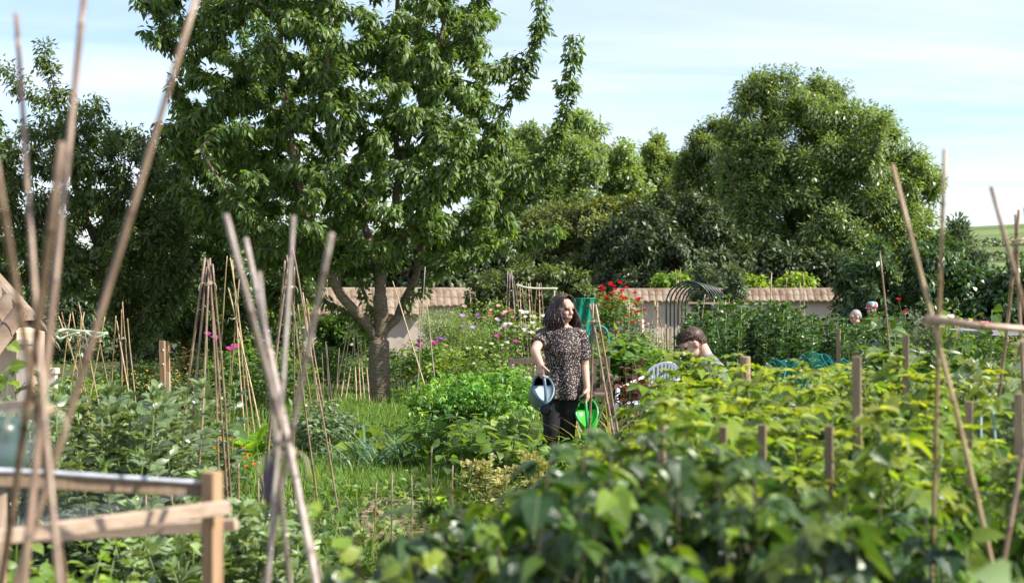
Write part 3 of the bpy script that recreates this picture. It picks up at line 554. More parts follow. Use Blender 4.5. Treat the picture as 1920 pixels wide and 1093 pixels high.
tree('mixed_shrub','olive green shrubs screening the wall behind the woman',33,[(868,575),(885,520),(930,500),(985,488),(1050,495),(1100,510),(1128,540),(1130,670),(870,670)],[[(1010,680,0),(1010,620,0),(1010,570,0)],[(1010,590,0),(940,530,0)],[(1010,590,0),(1070,530,0)]],200,9500,'elder',.13,.07,.06,rtip=.008,spread=.12,droop=.3,step=.3,cat='shrub',maxd=1.2,tone=(0,.75))
tree('bay_shrub','dense mid green shrub low behind the cane row left of the cherry trunk',26,[(590,640),(600,600),(640,585),(690,600),(705,640),(705,715),(590,715)],[[(650,715,0),(650,680,0),(650,650,0)],[(650,665,0),(625,620,0)],[(650,665,0),(680,620,0)]],110,5000,'garden',.09,.05,.04,rtip=.006,spread=.08,droop=.2,step=.2,cat='shrub',maxd=.8,tone=(0,.7))

for (lab,D,poly,n,nl,m,tn) in (('dark hedge bush filling the gap under the left fruit trees',33,[(-120,700),(-120,470),(0,440),(120,460),(190,480),(215,700)],150,8000,'laurel',(0,.6)),
  ('dark hedge bush between the two left fruit trees',34,[(200,700),(190,440),(250,400),(330,410),(380,450),(390,700)],150,8000,'darkleaf',(.2,1)),
  ('mid green hedge bush left behind the golden cane bundle',32,[(380,690),(380,500),(440,470),(510,480),(560,520),(570,690)],130,6500,'garden',(0,.7)),
  ('added dark bush standing in for the shade under the ash trees, left part',53,[(1395,610),(1390,480),(1440,455),(1490,470),(1500,610)],130,7000,'darkleaf',(0,.9)),  # added bush: its dark leaves stand in for shade below the ashes
  ('added dark bush standing in for the shade under the ash trees, right part',53,[(1490,610),(1490,490),(1530,470),(1585,480),(1600,610)],130,7000,'darkleaf',(0,.9)),  # second added bush for the same shade below the ashes
  ('dark hedge bush left of the sky gap above the rose bush',54,[(1180,610),(1185,440),(1240,400),(1290,420),(1300,610)],110,6000,'darkleaf',(.1,1))):
    u=sum(p[0] for p in poly)/len(poly)
    tree('hedge_bush',lab,D,poly,[[(u,690 if D<40 else 620,0),(u,600,0),(u,560,0)],[(u,600,0),(u-40,540,0)],[(u,600,0),(u+40,540,0)]],n,nl,m,.13*D/33,.07*D/33,.08,rtip=.01,spread=.2*D/33,step=.35,cat='bush',maxd=1.5,tone=tn,cluster=20)
# ================================================================== garden plants
GA=2.39996
def plant(name,label,cat,group,parts):
    r=thing(name,label,cat,(0,0,0),group)
    for n,mb,m in parts: mb.build(n,M[m],r)
    return r
def stem_tube(mb,p0,p1,r0,r1,k=5,bend=.05,tone=.5,n=5):
    p0=np.asarray(p0,float); p1=np.asarray(p1,float); b=rng.normal(0,bend,3)*np.linalg.norm(p1-p0); b[2]=abs(b[2])
    P=bez(p0,p0+(p1-p0)*.35+b,p0+(p1-p0)*.7+b,p1,n); tube(mb,P,np.linspace(r0,r1,n),k=k,tone=tone); return P
def dirn(az,el): return V(math.cos(az)*math.cos(el),math.sin(az)*math.cos(el),math.sin(el))
def interp(P,f):
    x=f*(len(P)-1); i=min(int(x),len(P)-2); return P[i]+(P[i+1]-P[i])*(x-i)
LR=leaf_tpl(7,'ovate',.30,.28,.12); LO=leaf_tpl(4,'oval',.3,.3); LL=leaf_tpl(4,'lance',.35,.4); LH=leaf_tpl(7,'heart',.25,.2,.10); LS=leaf_tpl(7,'strap',.9,.5); LP=leaf_tpl(4,'petal',-.35,.3); LB3=leaf_tpl(3,'oval',.25,.35); LET=leaf_tpl(8,'oval',.5,.35,.12)

def compound(lb,st,base,az,el,pet,L,n,tone,wr=.72,pair=.06,droop=.15,side=1.15):
    """one divided leaf: petiole, end leaflet and pairs of side leaflets"""
    d=dirn(az,el); tip=base+d*pet; d2=dirn(az,el-.8)
    if st is not None: tube(st,bez(base,base+d*pet*.5,tip-d2*pet*.2,tip+d2*pet*.15,4),[.0022,.002,.0018,.0015],k=4,tone=tone)
    up=V(0,0,.9)+d*.6+rng.normal(0,.4,3)
    lb.add(tip+d2*pet*.15,d2+V(0,0,-droop)+rng.normal(0,.1,3),up,L,L*wr,tone)
    sd=V(-math.sin(az),math.cos(az),0)
    for k in range(n):
        q=tip-d*pair*k
        for s in (1,-1): lb.add(q,d2*(.45+.25*k)+sd*s*side+V(0,0,-droop*1.2)+rng.normal(0,.12,3),up+sd*s*.3+rng.normal(0,.2,3),L*rng.uniform(.72,.9),L*wr*.8,tone)
def raspberry(h,seed,leafL=.09,dark=0.0):
    global rng; rng=np.random.default_rng(seed); st=MB(); lb=LB()
    def cane(b,h,lean,r):
        top=b+V(lean[0],lean[1],h); P=stem_tube(st,b,top,r,r*.4,6,.03,.4,8); n=int(h*19)
        for i in range(n):
            f=.30+.70*(i+.5)/n; p=interp(P,f); az=i*GA+rng.normal(0,.3); young=np.clip((f-.66)/.34,0,1)
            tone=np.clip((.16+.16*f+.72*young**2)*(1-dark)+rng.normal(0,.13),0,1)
            L=leafL*(1.08-.5*young**3)*rng.uniform(.8,1.15)
            compound(lb,st,p,az,.25+.75*young**2+rng.normal(0,.3),(.10-.06*young**2)*rng.uniform(.7,1.3),L,1 if rng.random()<.6 else 2,tone,droop=.45-.45*young)
        for k in range(9):
            az=k*GA; tone=np.clip(.82-dark+rng.normal(0,.12),0,1); lb.add(P[-1],dirn(az,.5+.07*k),V(0,0,1)+rng.normal(0,.2,3),leafL*(.62-.04*k),leafL*.32,tone)
    for k in range(3):
        az=rng.uniform(0,6.28); rr=rng.uniform(.02,.11); cane(V(rr*math.cos(az),rr*math.sin(az),0),h*rng.uniform(.82,1.04),rng.normal(0,.07,2),.0055)
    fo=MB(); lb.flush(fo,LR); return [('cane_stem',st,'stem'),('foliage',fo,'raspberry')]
def currant(h,seed,r=.15):
    global rng; rng=np.random.default_rng(seed); st=MB(); lb=LB()
    for k in range(5):
        az=k*GA; rr=r*math.sqrt((k+.5)/5)*1.05; top=V(rr*math.cos(az),rr*math.sin(az),h*rng.uniform(.82,1.04)*(1-.12*(rr/r)**2))
        P=stem_tube(st,V(rr*.25*math.cos(az),rr*.25*math.sin(az),0),top,.006,.003,5,.05,.3,7)
        for i in range(21):
            f=.42+.58*(i+.5)/21; p=interp(P,f); a2=i*GA+rng.normal(0,.3); young=max(0,(f-.85)/.15); el=.25+.5*young+rng.normal(0,.2)
            d=dirn(a2,el); pet=rng.uniform(.04,.085); tip=p+d*pet; tube(st,np.array([p,tip]),[.0018,.0014],k=4,tone=.6)
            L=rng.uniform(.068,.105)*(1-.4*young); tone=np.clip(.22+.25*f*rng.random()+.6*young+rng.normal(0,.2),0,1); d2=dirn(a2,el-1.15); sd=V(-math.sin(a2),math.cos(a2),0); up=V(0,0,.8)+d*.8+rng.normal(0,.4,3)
            lb.add(tip,d2,up,L,L*.82,tone)
            for s in (1,-1): lb.add(tip,d2*.62+sd*s*.8,up,L*.80,L*.62,tone); 
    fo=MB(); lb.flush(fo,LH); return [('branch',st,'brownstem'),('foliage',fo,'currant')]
def broadbean(h,seed,L=.075,mat='bean',nst=3,pale=0):
    global rng; rng=np.random.default_rng(seed); st=MB(); lb=LB()
    for k in range(nst):
        az=rng.uniform(0,6.28); b=V(math.cos(az),math.sin(az),0)*rng.uniform(.0,.07); hh=h*rng.uniform(.82,1.05); top=b+V(rng.normal(0,.08),rng.normal(0,.08),hh)
        P=stem_tube(st,b,top,.006,.004,4,.03,.6,6); n=int(hh*17)
        for i in range(n):
            f=.12+.88*(i+.5)/n; p=interp(P,f); a=i*math.pi*.97+rng.normal(0,.5)+k; el=.35+.5*f*f+rng.normal(0,.15); d=dirn(a,el); sd=V(-math.sin(a),math.cos(a),0)
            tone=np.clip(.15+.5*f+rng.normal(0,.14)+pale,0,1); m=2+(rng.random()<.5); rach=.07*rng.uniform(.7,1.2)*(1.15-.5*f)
            tube(st,np.array([p,p+d*rach]),[.002,.0013],k=4,tone=.6)
            for q in range(m):
                for s in (1,-1):
                    lb.add(p+d*rach*(.35+.65*q/(m-1)),d*.75+sd*s*.75+V(0,0,.1)+rng.normal(0,.13,3),V(0,0,.9)-d*.4+rng.normal(0,.3,3),L*rng.uniform(.75,1.15)*(1.1-.35*f),L*.52*(1.1-.35*f),tone)
        for q in range(7): lb.add(P[-1],dirn(q*GA,.9+.05*q),rng.normal(0,1,3),L*.6,L*.25,.8)
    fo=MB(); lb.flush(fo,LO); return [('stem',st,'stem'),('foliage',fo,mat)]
def bush(h,r,seed,n,L,W,mat,tpl=LO,droop=.2,tone=(.1,.9),lift=0.0,stems=9,comp=0,smat='stem',blooms=()):
    """a dome of stems carrying leaves; blooms: (material, count, radius, height factor)"""
    global rng; rng=np.random.default_rng(seed); st=MB(); lb=LB(); tips=[]
    per=max(1,n//stems)
    for k in range(stems):
        az=k*GA+rng.normal(0,.2); rr=r*math.sqrt((k+.5)/stems); top=V(rr*math.cos(az),rr*math.sin(az),lift+(h-lift)*(1-.38*(rr/r)**2)*rng.uniform(.85,1.08))
        P=stem_tube(st,V(rr*.3*math.cos(az),rr*.3*math.sin(az),0),top,.006,.0025,4,.06,.4,6); tips.append(top)
        for i in range(per):
            f=.2+.8*math.sqrt((i+.5)/per); a=i*GA+rng.normal(0,.4); el=rng.normal(.25,.3); d=dirn(a,el); p=interp(P,f)+d*rng.uniform(0,.11)*r/.35
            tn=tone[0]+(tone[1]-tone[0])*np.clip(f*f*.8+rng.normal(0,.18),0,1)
            if comp: compound(lb,None,p,a,el,.04,L*rng.uniform(.75,1.1),comp,tn,wr=W/L,pair=L*.5)
            else: lb.add(p,d+V(0,0,-droop)+rng.normal(0,.2,3),V(0,0,1)+d*.3+rng.normal(0,.4,3),L*rng.uniform(.65,1.15),W*rng.uniform(.8,1.1),tn)
    fo=MB(); lb.flush(fo,tpl); parts=[('stem',st,smat),('foliage',fo,mat)]
    for (bm,cnt,br,hf) in blooms:
        for q in range(cnt):
            t=tips[(q*5+len(bm))%len(tips)]; a=rng.uniform(0,6.28); rr=r*rng.uniform(.1,1.0)
            c=V(rr*math.cos(a),rr*math.sin(a),h*hf*rng.uniform(.75,1.05)*(1-.25*(rr/r)**2)); parts.append(('flower',bloom(c,br*rng.uniform(.8,1.2)),bm))
    return parts
def bloom(c,r,full=True,nrm=None):
    mb=MB(); lb=LB(); n=22 if full else 9
    for i in range(n):
        el=.15+1.25*(i/n); a=i*GA; lb.add(c,dirn(a,el),V(0,0,1)-dirn(a,0)*.9,r*(1.05-.35*i/n),r*.95*(1-.3*i/n),rng.uniform(.2,1))
    lb.flush(mb,LP); return mb
def stalk_flower(h,seed,bm,r=.045,n=3,leafmat='garden'):
    global rng; rng=np.random.default_rng(seed); st=MB(); lb=LB(); parts=[]
    for k in range(n):
        a=rng.uniform(0,6.28); b=V(math.cos(a),math.sin(a),0)*.05; top=V(math.cos(a)*.16,math.sin(a)*.16,h*rng.uniform(.8,1.05)); P=stem_tube(st,b,top,.005,.003,4,.05,.5,6)
        for i in range(12): f=.1+.6*i/12; d=dirn(i*GA,.4); lb.add(interp(P,f),d+V(0,0,-.1),V(0,0,1)+rng.normal(0,.3,3),.13*(1-.5*f),.05,rng.uniform(.2,.7))
        parts.append(('flower',bloom(top,r*rng.uniform(.85,1.2)),bm))
    fo=MB(); lb.flush(fo,LL); return [('stem',st,'stem'),('foliage',fo,leafmat)]+parts
def rosette(n,L,W,seed,mat,el0=.5,el1=1.3,tone=(.3,1),tpl=LET,stemL=.0):
    global rng; rng=np.random.default_rng(seed); lb=LB(); st=MB()
    for i in range(n):
        el=el0+(el1-el0)*i/n+rng.normal(0,.1); a=i*GA+rng.normal(0,.2); d=dirn(a,el); p=V(0,0,.02)+d*stemL*rng.uniform(.6,1.1)
        tube(st,np.array([V(0,0,0),p+d*.03]),[.008,.005],k=5,tone=.8)
        lb.add(p,d,V(0,0,1)-d*.2+rng.normal(0,.15,3),L*rng.uniform(.75,1.1),W*rng.uniform(.8,1.1),rng.uniform(*tone))
    fo=MB(); lb.flush(fo,tpl); return [('stalk',st,'stem'),('foliage',fo,mat)]
def grassy(n,h,seed,mat,spread=.12,lean=.35,W=.012,tpl=LS,tone=(.1,.9)):
    global rng; rng=np.random.default_rng(seed); lb=LB()
    for i in range(n):
        a=rng.uniform(0,6.28); p=V(rng.normal(0,spread),rng.normal(0,spread),0); el=math.pi/2-abs(rng.normal(0,lean)); lb.add(p,dirn(a,el),dirn(a,el-1.5)*-1+rng.normal(0,.2,3),h*rng.uniform(.6,1.1),W,rng.uniform(*tone))
    fo=MB(); lb.flush(fo,tpl); return fo
def place(protos,pts,smin=.85,smax=1.12,tilt=.05,labels=None,seed=1):
    rg=np.random.default_rng(seed); out=[]
    for i,p in enumerate(pts):
        pr=protos[i%len(protos)]; o=pr if i<len(protos) else dup(pr)
        o.location=(p[0],p[1],p[2] if len(p)>2 else 0); s=rg.uniform(smin,smax); o.scale=(s*rg.uniform(.92,1.08),s,s*rg.uniform(.93,1.07))
        o.rotation_euler=(rg.normal(0,tilt),rg.normal(0,tilt),rg.uniform(0,6.28))
        if labels: o['label']=labels[i%len(labels)] if len(labels)<len(pts) else labels[i]
        out.append(o)
    for k in range(len(pts),len(protos)):       # an unused prototype is removed again
        for c in list(protos[k].children): bpy.data.objects.remove(c)
        bpy.data.objects.remove(protos[k])
    return out
def grid(poly,step,jit=.4,seed=3):
    """jittered plan points inside a plan polygon [(x,y)...]"""
    rg=np.random.default_rng(seed); P=np.array(poly,float); lo=P.min(0);hi=P.max(0); out=[]
    ny=max(1,int((hi[1]-lo[1])/step+.5)); nx=max(1,int((hi[0]-lo[0])/step+.5))
    X,Y=np.meshgrid(lo[0]+step*(np.arange(nx+1)),lo[1]+step*(np.arange(ny+1))); q=np.stack([X.ravel(),Y.ravel()],1)+rg.uniform(-jit,jit,(X.size,2))*step
    q=q[in_poly(q[:,0],q[:,1],[tuple(p) for p in P])]
    return [tuple(p) for p in q]

# raspberries: sunlit block on the right, thinner canes behind
G='yellow green raspberry canes in the sunny block'
pr=[plant('raspberry_plant','raspberry plant with yellow green young leaves in the block at the right','raspberry',G,raspberry(h,50+i)) for i,h in enumerate((1.30,1.23,1.35,1.2))]
RB=[(.12,3.95),(.62,3.75),(1.45,3.8),(1.62,4.6),(1.95,6.0),(2.35,7.7),(.95,7.7),(.70,6.4),(.40,5.4)]
for o in place(pr,grid(RB,.25,seed=4),.92,1.04):
    x,y=o.location[:2]; uu=CX+x/y*F; vt=np.interp(uu,[980,1060,1130,1180,1230,1270,1300,1380,1480,1600,1700,1800,1880,1950],[920,895,855,812,765,716,684,690,676,682,672,695,745,770])+rng.normal(0,14)*8/y
    h=EYE-(vt-CY)/F*y; h=min(h,(1.25+.10*np.clip((y-5.5)/1.5,0,1))*rng.uniform(.9,1.07)); o.scale=(o.scale[0],o.scale[1],h/1.30)
for q,(uu,vv) in enumerate(((1256,742),(1286,684),(1306,692),(1326,678),(1346,690),(1368,686),(1236,762),(1300,702))):
    y=7.9+.12*(q%3); o=dup(pr[q%4]); o.location=(gx(uu,y),y,0); o.scale=(1,1,(EYE-(vv-CY)/F*y)/1.22); o.rotation_euler=(0,0,q*1.3)
G='dark leafed currant bushes filling the near foreground'
pr=[plant('currant_bush','dark green currant bush, blurred, in the nearest foreground','currant bush',G,currant(h,70+i)) for i,h in enumerate((1.24,1.30,1.2))]
CB=grid([(-.36,3.3),(-.20,2.6),(.62,2.55),(.82,2.9),(.98,3.5),(.80,3.75),(.10,3.75)],.185,seed=31)
for o in place(pr,CB,.95,1.05,.03,seed=5):
    x,y=o.location[:2]; uu=CX+x/y*F; vt=np.interp(uu,[760,790,850,900,1000,1060,1100,1150,1200,1250,1350,1450,1550,1650,1720,1760],[1010,975,925,905,880,862,842,826,808,822,848,872,898,930,975,1040])+rng.normal(0,16); o.scale=(1,1,(EYE-(vt-CY)/F*y)/1.27)
# broad beans
G='grey green broad beans in the left bed'
pr=[plant('broad_bean_plant','grey green broad bean plant in the left bed behind the net','broad bean',G,broadbean(h,90+i,.09,pale=.1)) for i,h in enumerate((.92,1.0,.85))]
place(pr,grid([(-3.3,7.3),(-1.75,7.2),(-1.95,9.6),(-3.9,9.6)],.27,seed=6),.9,1.1,.08)
G='broad beans sprawling in the middle foreground'
pr=[plant('broad_bean_plant','leaning silvery broad bean plant low in the middle foreground','broad bean',G,broadbean(h,95+i,.10,pale=.3)) for i,h in enumerate((.70,.62))]
place(pr,grid([(-1.55,5.7),(-.72,5.5),(-.98,7.0),(-1.9,7.0)],.25,seed=7),.9,1.1,.16)
G='silvery broad beans at the right edge'
pr=[plant('broad_bean_plant','tall silvery broad bean plant at the right edge','broad bean',G,broadbean(h,98+i,.105,'silverbean',pale=.3)) for i,h in enumerate((1.28,1.18))]
place(pr,grid([(2.05,5.7),(2.6,5.7),(3.2,8.0),(2.45,8.0)],.27,seed=8),.9,1.08,.08)
G='dark tall bean rows behind the boy'
pr=[plant('field_bean_plant','tall dark glossy bean plant in the dense rows behind the boy','bean plant',G,broadbean(h,110+i,.085,'fieldbean',5)) for i,h in enumerate((1.42,1.5,1.36,1.45))]
for o in place(pr,grid([(1.95,15.0),(4.05,15.0),(5.1,18.6),(2.15,18.6)],.36,seed=9),.9,1.08,.05):
    if o.location.x/o.location.y>.215: o.scale[2]*=.88
G='climbing beans at the right behind the stakes'
pr=[plant('runner_bean_plant','leafy dark bean plant right of the tall thin cane','runner bean',G,bush(1.45,.24,120+i,190,.11,.085,'currant',LH,.5,(.2,.85),.1)) for i in range(2)]
place(pr,grid([(2.35,9.0),(3.0,9.0),(3.35,10.6),(2.7,10.6)],.36,seed=10),.92,1.08)
# potatoes
G='potato plants left of the woman'
pr=[plant('potato_plant','bushy bright green potato plant in the row left of the woman','potato plant',G,bush(.74,.34,130+i,330,.066,.042,'potato',LB3,.2,(.15,1),.05,11,comp=1)) for i in range(3)]
place(pr,[(x,y) for y in (14.7,15.25,15.8) for x in np.arange(-.86,.20,.36)+(.1 if y>15 else 0)],.92,1.1,seed=12)
# left foreground greens
G='leafy green plants at the bottom left'
pr=[plant('pea_plant','blurred bright green leafy plant at the bottom left corner','pea plant',G,bush(.80,.24,140+i,150,.07,.05,'lime' if i==2 else 'garden',LO,.3,(.2,1),.05)) for i in range(3)]
place(pr,grid([(-1.95,4.2),(-.95,4.2),(-1.0,5.0),(-2.1,5.4)],.3,seed=13),.85,1.05)
G='low leafy plants along the bottom edge'
pr=[plant('vetch_plant','low green plant with small purple flowers at the bottom edge','flowering plant',G,bush(.42,.26,150+i,150,.05,.022,'garden',LL,.1,(.2,.9),.02,blooms=(('purple',3,.018,1.0),) if i==0 else ())) for i in range(2)]
place(pr,grid([(-.95,4.7),(-.15,4.6),(-.10,5.5),(-1.0,5.6)],.34,seed=14),.85,1.1)
# dried pods and pale bean row in front of the woman
G='pale drying bean plants in the row before the woman'
pr=[plant('drying_bean_plant','pale drying bean plant with hanging pods','bean plant',G,broadbean(.46,160+i,.06,'dry',4,.0)) for i in range(2)]
place(pr,grid([(-.45,9.4),(.50,9.2),(.36,10.6),(-.45,10.8)],.33,seed=15),.85,1.1,.15)
G='green bean plants between the drying ones'
pr=[plant('dwarf_bean_plant','dwarf bean plant with broad green leaves before the woman','bean plant',G,bush(.52,.24,165+i,90,.10,.085,'garden',LH,.4,(.2,.9),.02)) for i in range(2)]
place(pr,grid([(-.75,11.6),(.75,10.6),(.85,12.0),(-.80,13.6)],.42,seed=16),.8,1.15)
for (u,v,D,lab,nn,L) in ((968,835,13.2,'large bright green lettuce left of the woman\'s feet',16,.25),(835,890,10.6,'single bright green lettuce beside the short stakes',9,.17),(478,850,13.5,'big bright green rhubarb clump behind the middle canes',20,.27),(450,848,14.2,'smaller rhubarb clump behind the bright one',14,.25)):
    o=plant('lettuce' if 'lettuce' in lab else 'rhubarb',lab,'vegetable',None,rosette(nn,L,L*.62,int(u),'lettuce',.35,1.2,stemL=L*.4)); o.location=(gx(u,D),D,0)
G='squash leaves beside the grass path'
pr=[plant('squash_plant','low squash plant with broad round leaves beside the grass path','squash',G,rosette(12,.2,.2,180+i,'garden',.1,.9,(.2,.9),LH,.22)) for i in range(2)]
place(pr,[(-2.2,14.4),(-1.75,13.6),(-1.05,13.9),(-.65,13.2),(-2.6,13.7),(-.25,13.9),(-1.35,14.5)],.85,1.15,seed=17)
G='leeks beside the grass path'
pr=[plant('leek_plant','blue green leek with upright strap leaves by the grass path','leek',G,[('foliage',grassy(11,.42,190+i,'leek',.02,.4,.028),'leek')]) for i in range(2)]
place(pr,[(gx(u,12.6+.25*(i%3)),12.6+.25*(i%3)) for i,u in enumerate(range(668,772,9))],.85,1.1,seed=18)
G='onions between the bean beds'
pr=[plant('onion_plant','thin pale onion leaves at the left of the currant bushes','onion',G,[('foliage',grassy(12,.45,195+i,'leek',.03,.45,.010),'dry')]) for i in range(2)]
place(pr,grid([(-.66,6.0),(-.34,6.0),(-.34,7.0),(-.72,7.0)],.3,seed=19),.85,1.1)
G='orange marigolds behind the left canes'
pr=[plant('marigold','low marigold plant with orange flowers','marigold',G,bush(.42,.2,200+i,110,.05,.025,'garden',LL,.1,(.2,.8),.02,8,blooms=(('orange',7,.022,1.08),))) for i in range(2)]
place(pr,[(gx(u,D),D) for u,D in ((372,11.6),(398,11.4),(420,11.9),(438,11.5),(390,12.3),(452,11.2))],.9,1.15,seed=20)
# allium / daylily stems right of the woman
G='strappy leaved plants right of the woman'
pr=[plant('daylily_plant','clump of arching strap leaves right of the woman','plant',G,[('foliage',grassy(34,.75,210+i,'dry',.06,.5,.016),'dry')]) for i in range(2)]
place(pr,[(gx(u,D),D) for u,D in ((1112,12.6),(1135,12.4),(1155,12.7),(1172,12.9),(1125,13.1))],.9,1.1,seed=21)
o=plant('red_leaf_plant','small dark red leafed plant beside the white chair','plant',None,bush(1.05,.17,222,130,.10,.05,'redleaf' if 'redleaf' in M else 'dry',LO,.3,(0,1),.3)); o.location=(gx(1180,13.3),13.3,0)

# flower borders, each shrub on its own
FB=[]
def border(lab,u,D,h,r,mat,n,L,W,blooms=(),tpl=LO,seed=0,tone=(.1,.9),name='flowering_shrub',cat='shrub',lift=.05):
    o=plant(name,lab,cat,None,bush(h,r,300+seed,n,L,W,mat,tpl,.2,tone,lift,12,blooms=blooms)); o.location=(gx(u,D),D,0); return o
border('red rose bush covered in blooms in front of the wall',1152,34,1.8,.74,'garden',1900,.085,.055,(('red',52,.068,1.0),),seed=1,name='rose_bush',cat='rose bush',tone=(.2,.9))
border('pale leaved rose stretch with a few red blooms beside the wall end',1192,31,1.15,.5,'olive',700,.07,.045,(('red',7,.05,1),),seed=2,name='rose_bush',cat='rose bush')
border('small rose with coral red blooms right of the canes beside the woman',1140,21,.98,.3,'garden',380,.07,.045,(('red',5,.045,1.0),('palepink',2,.04,.95)),seed=3,name='rose_bush',cat='rose bush')
border('white rose bush with clusters of blooms left of the woman',990,25,1.28,.48,'garden',800,.075,.05,(('white',20,.062,1.02),),seed=4,name='rose_bush',cat='rose bush',tone=(.2,1))
border('pink rose bush at the left end of the white roses',928,26.5,1.5,.55,'garden',900,.075,.05,(('palepink',12,.055,1.02),('pink',6,.055,1.0)),seed=5,name='rose_bush',cat='rose bush')
border('tall rose bush with blush pink flowers behind the purple poppies',865,27,1.28,.55,'garden',900,.07,.05,(('palepink',7,.05,1.05),),seed=6,name='rose_bush',cat='rose bush')
border('white flowered shrub just left of the bench',930,19.5,.98,.5,'garden',900,.06,.042,(('white',8,.035,1.0),('palepink',4,.035,.9)),seed=7)
border('yellow green shrub below the asparagus fronds',845,20.5,.82,.45,'lime',700,.07,.05,(),seed=8,tone=(.1,.8))
border('bushy plant with lime flowers beside the leaning canes',800,21.5,.95,.45,'garden',800,.08,.055,(),seed=9,tone=(.3,1))
border('dark green border plant right of the cherry trunk',755,22.5,.8,.42,'garden',700,.07,.045,(('orange',3,.03,.5),),seed=10,tone=(0,.6))
border('orange tinted shrub behind the potato row',842,18.2,.52,.34,'elder',500,.04,.02,(('orange',10,.02,1.0),),LL,seed=11,tone=(.4,1))
border('mid green border plant left of the bench end',893,18.6,.75,.4,'garden',700,.065,.045,(('white',4,.03,.9),),seed=12,tone=(0,.7))
border('pale blooming bush against the wall right of the rose bush',1215,27,.85,.5,'elder',700,.07,.045,(('palepink',8,.04,.9),),seed=13,tone=(.3,1))
border('leafy vegetable clump left of the wigwam by the wall',1185,22.5,.95,.5,'garden',700,.12,.10,(),LH,seed=14,tone=(.2,.9))
border('broad leaved vegetable clump behind the white chair',1160,19,.9,.42,'garden',420,.17,.13,(),LH,seed=15,tone=(.1,.8))
border('lime leaved vegetable clump between chair and bean rows',1232,19.5,.92,.42,'lime',600,.08,.06,(),seed=16,tone=(.1,.7))
border('tall leafy plant at the left end of the bean rows',1252,17,.95,.28,'garden',420,.08,.055,(),seed=17,tone=(.2,1))
border('yellow flowering bush behind the left wooden posts',350,20,.85,.5,'elder',1200,.035,.025,(('yellow',36,.02,1.0),),seed=18,tone=(.5,1),name='flowering_bush')
border('second yellow flowering bush nearer the left wigwams',300,19.5,.6,.5,'elder',900,.035,.025,(('yellow',18,.02,1.0),),seed=19,tone=(.4,1),name='flowering_bush')
border('broad leaved shrub behind the tall cane bundle',440,18,1.05,.45,'garden',700,.085,.06,(),seed=20,tone=(.1,.9))
border('dark glossy shrub right of the tall cane bundle',490,17.2,.95,.42,'laurel',700,.085,.05,(),seed=21,tone=(.1,.8))
border('silvery leaved shrub in front of the cherry lawn',618,14.4,.44,.34,'olive',900,.075,.035,(),LL,seed=22,tone=(0,.7))
border('second silvery shrub beside the canes before the lawn',590,13.4,.60,.34,'bean',700,.075,.04,(),LL,seed=23)
border('dense shrub left of the cherry trunk with orange blooms',668,22.8,.62,.45,'garden',800,.06,.04,(('orange',4,.03,1.0),),seed=24)
border('low green shrub by the cane row behind the trunk',615,21.8,.85,.45,'garden',900,.06,.04,(),seed=25,tone=(0,.7))
border('green shrub between the left wigwams and posts',262,20,.62,.45,'garden',800,.07,.045,(),seed=26,tone=(.1,.8))
border('leafy plant at the foot of the left wigwams',160,18.5,.5,.5,'garden',800,.07,.045,(),seed=27,tone=(.2,1))
border('green plant beside the peach wall foot',105,17,.6,.45,'garden',700,.08,.055,(),seed=28,tone=(.2,1))
border('broad leaf green shrub before the far wigwam row',530,19.5,.8,.5,'garden',900,.085,.055,(),seed=29,tone=(.1,.8))
border('white hydrangea bloom cluster below the climber mound',1780,27,1.25,.45,'garden',600,.09,.06,(('white',9,.11,1.0),),seed=30,name='hydrangea_bush')
border('yellow flowered border plant left of the far right canes',1825,28,1.0,.5,'garden',700,.07,.03,(('yellow',12,.05,1.05),('palepink',4,.05,1)),LL,seed=31)
border('green border clump with magenta poppies at the right edge',1885,27,.85,.55,'garden',800,.07,.04,(('magenta',5,.05,1.08),),seed=32)
border('grey leaved border clump behind the thin tall cane',1700,30,1.25,.7,'olive',900,.09,.05,(),seed=33,tone=(0,.6))
border('dark leafy crop under the teal net, left half',1470,11.3,1.02,.33,'currant',500,.085,.06,(),seed=34,tone=(.2,.9))
border('dark leafy crop under the teal net, right half',1555,11.3,1.06,.33,'currant',500,.085,.06,(),seed=35,tone=(.3,1))
border('yellow green leafy plant beside the teal net',1615,10.6,1.18,.3,'lime',420,.09,.07,(),seed=36,tone=(.1,.8))
border('green vegetable patch under the right rail, left part',1800,13,.95,.5,'garden',600,.1,.07,(),seed=37,tone=(.2,.9))
border('green vegetable patch under the right rail, right part',1890,13,1.0,.5,'garden',600,.1,.07,(),seed=38,tone=(.2,.9))
for i,(u,v,D,bm,h) in enumerate(((815,632,21,'purple',0),(795,638,20.6,'magenta',0),(868,598,23,'lilac',0),(887,598,23.4,'purple',0),(952,602,22,'lilac',0),(952,622,21,'magenta',0),(417,620,16.8,'magenta',0),(413,634,16.4,'magenta',0),(518,618,19,'lilac',0),(1862,592,24,'magenta',0),(1700,566,29,'red',0),(770,645,20.3,'magenta',0))):
    hh=EYE-(v-CY)/F*D; labs=('deep purple poppy above the right leaning cane','bright magenta poppy clump right of the cherry trunk','lilac poppy below the asparagus fronds','purple poppy right of the lilac one','lilac poppy among the white roses','magenta poppy low beside the white roses','topmost magenta poppy left of the tall cane bundle','lower magenta poppy left of the tall cane bundle','pale lilac poppy behind the pale canes','magenta poppy under the right rail','small red flower beside the man in the cap','single magenta poppy nearest the cherry trunk')
    o=plant('poppy',labs[i],'poppy',None,stalk_flower(hh,400+i,bm,.055,2)); o.location=(gx(u,D),D,0)
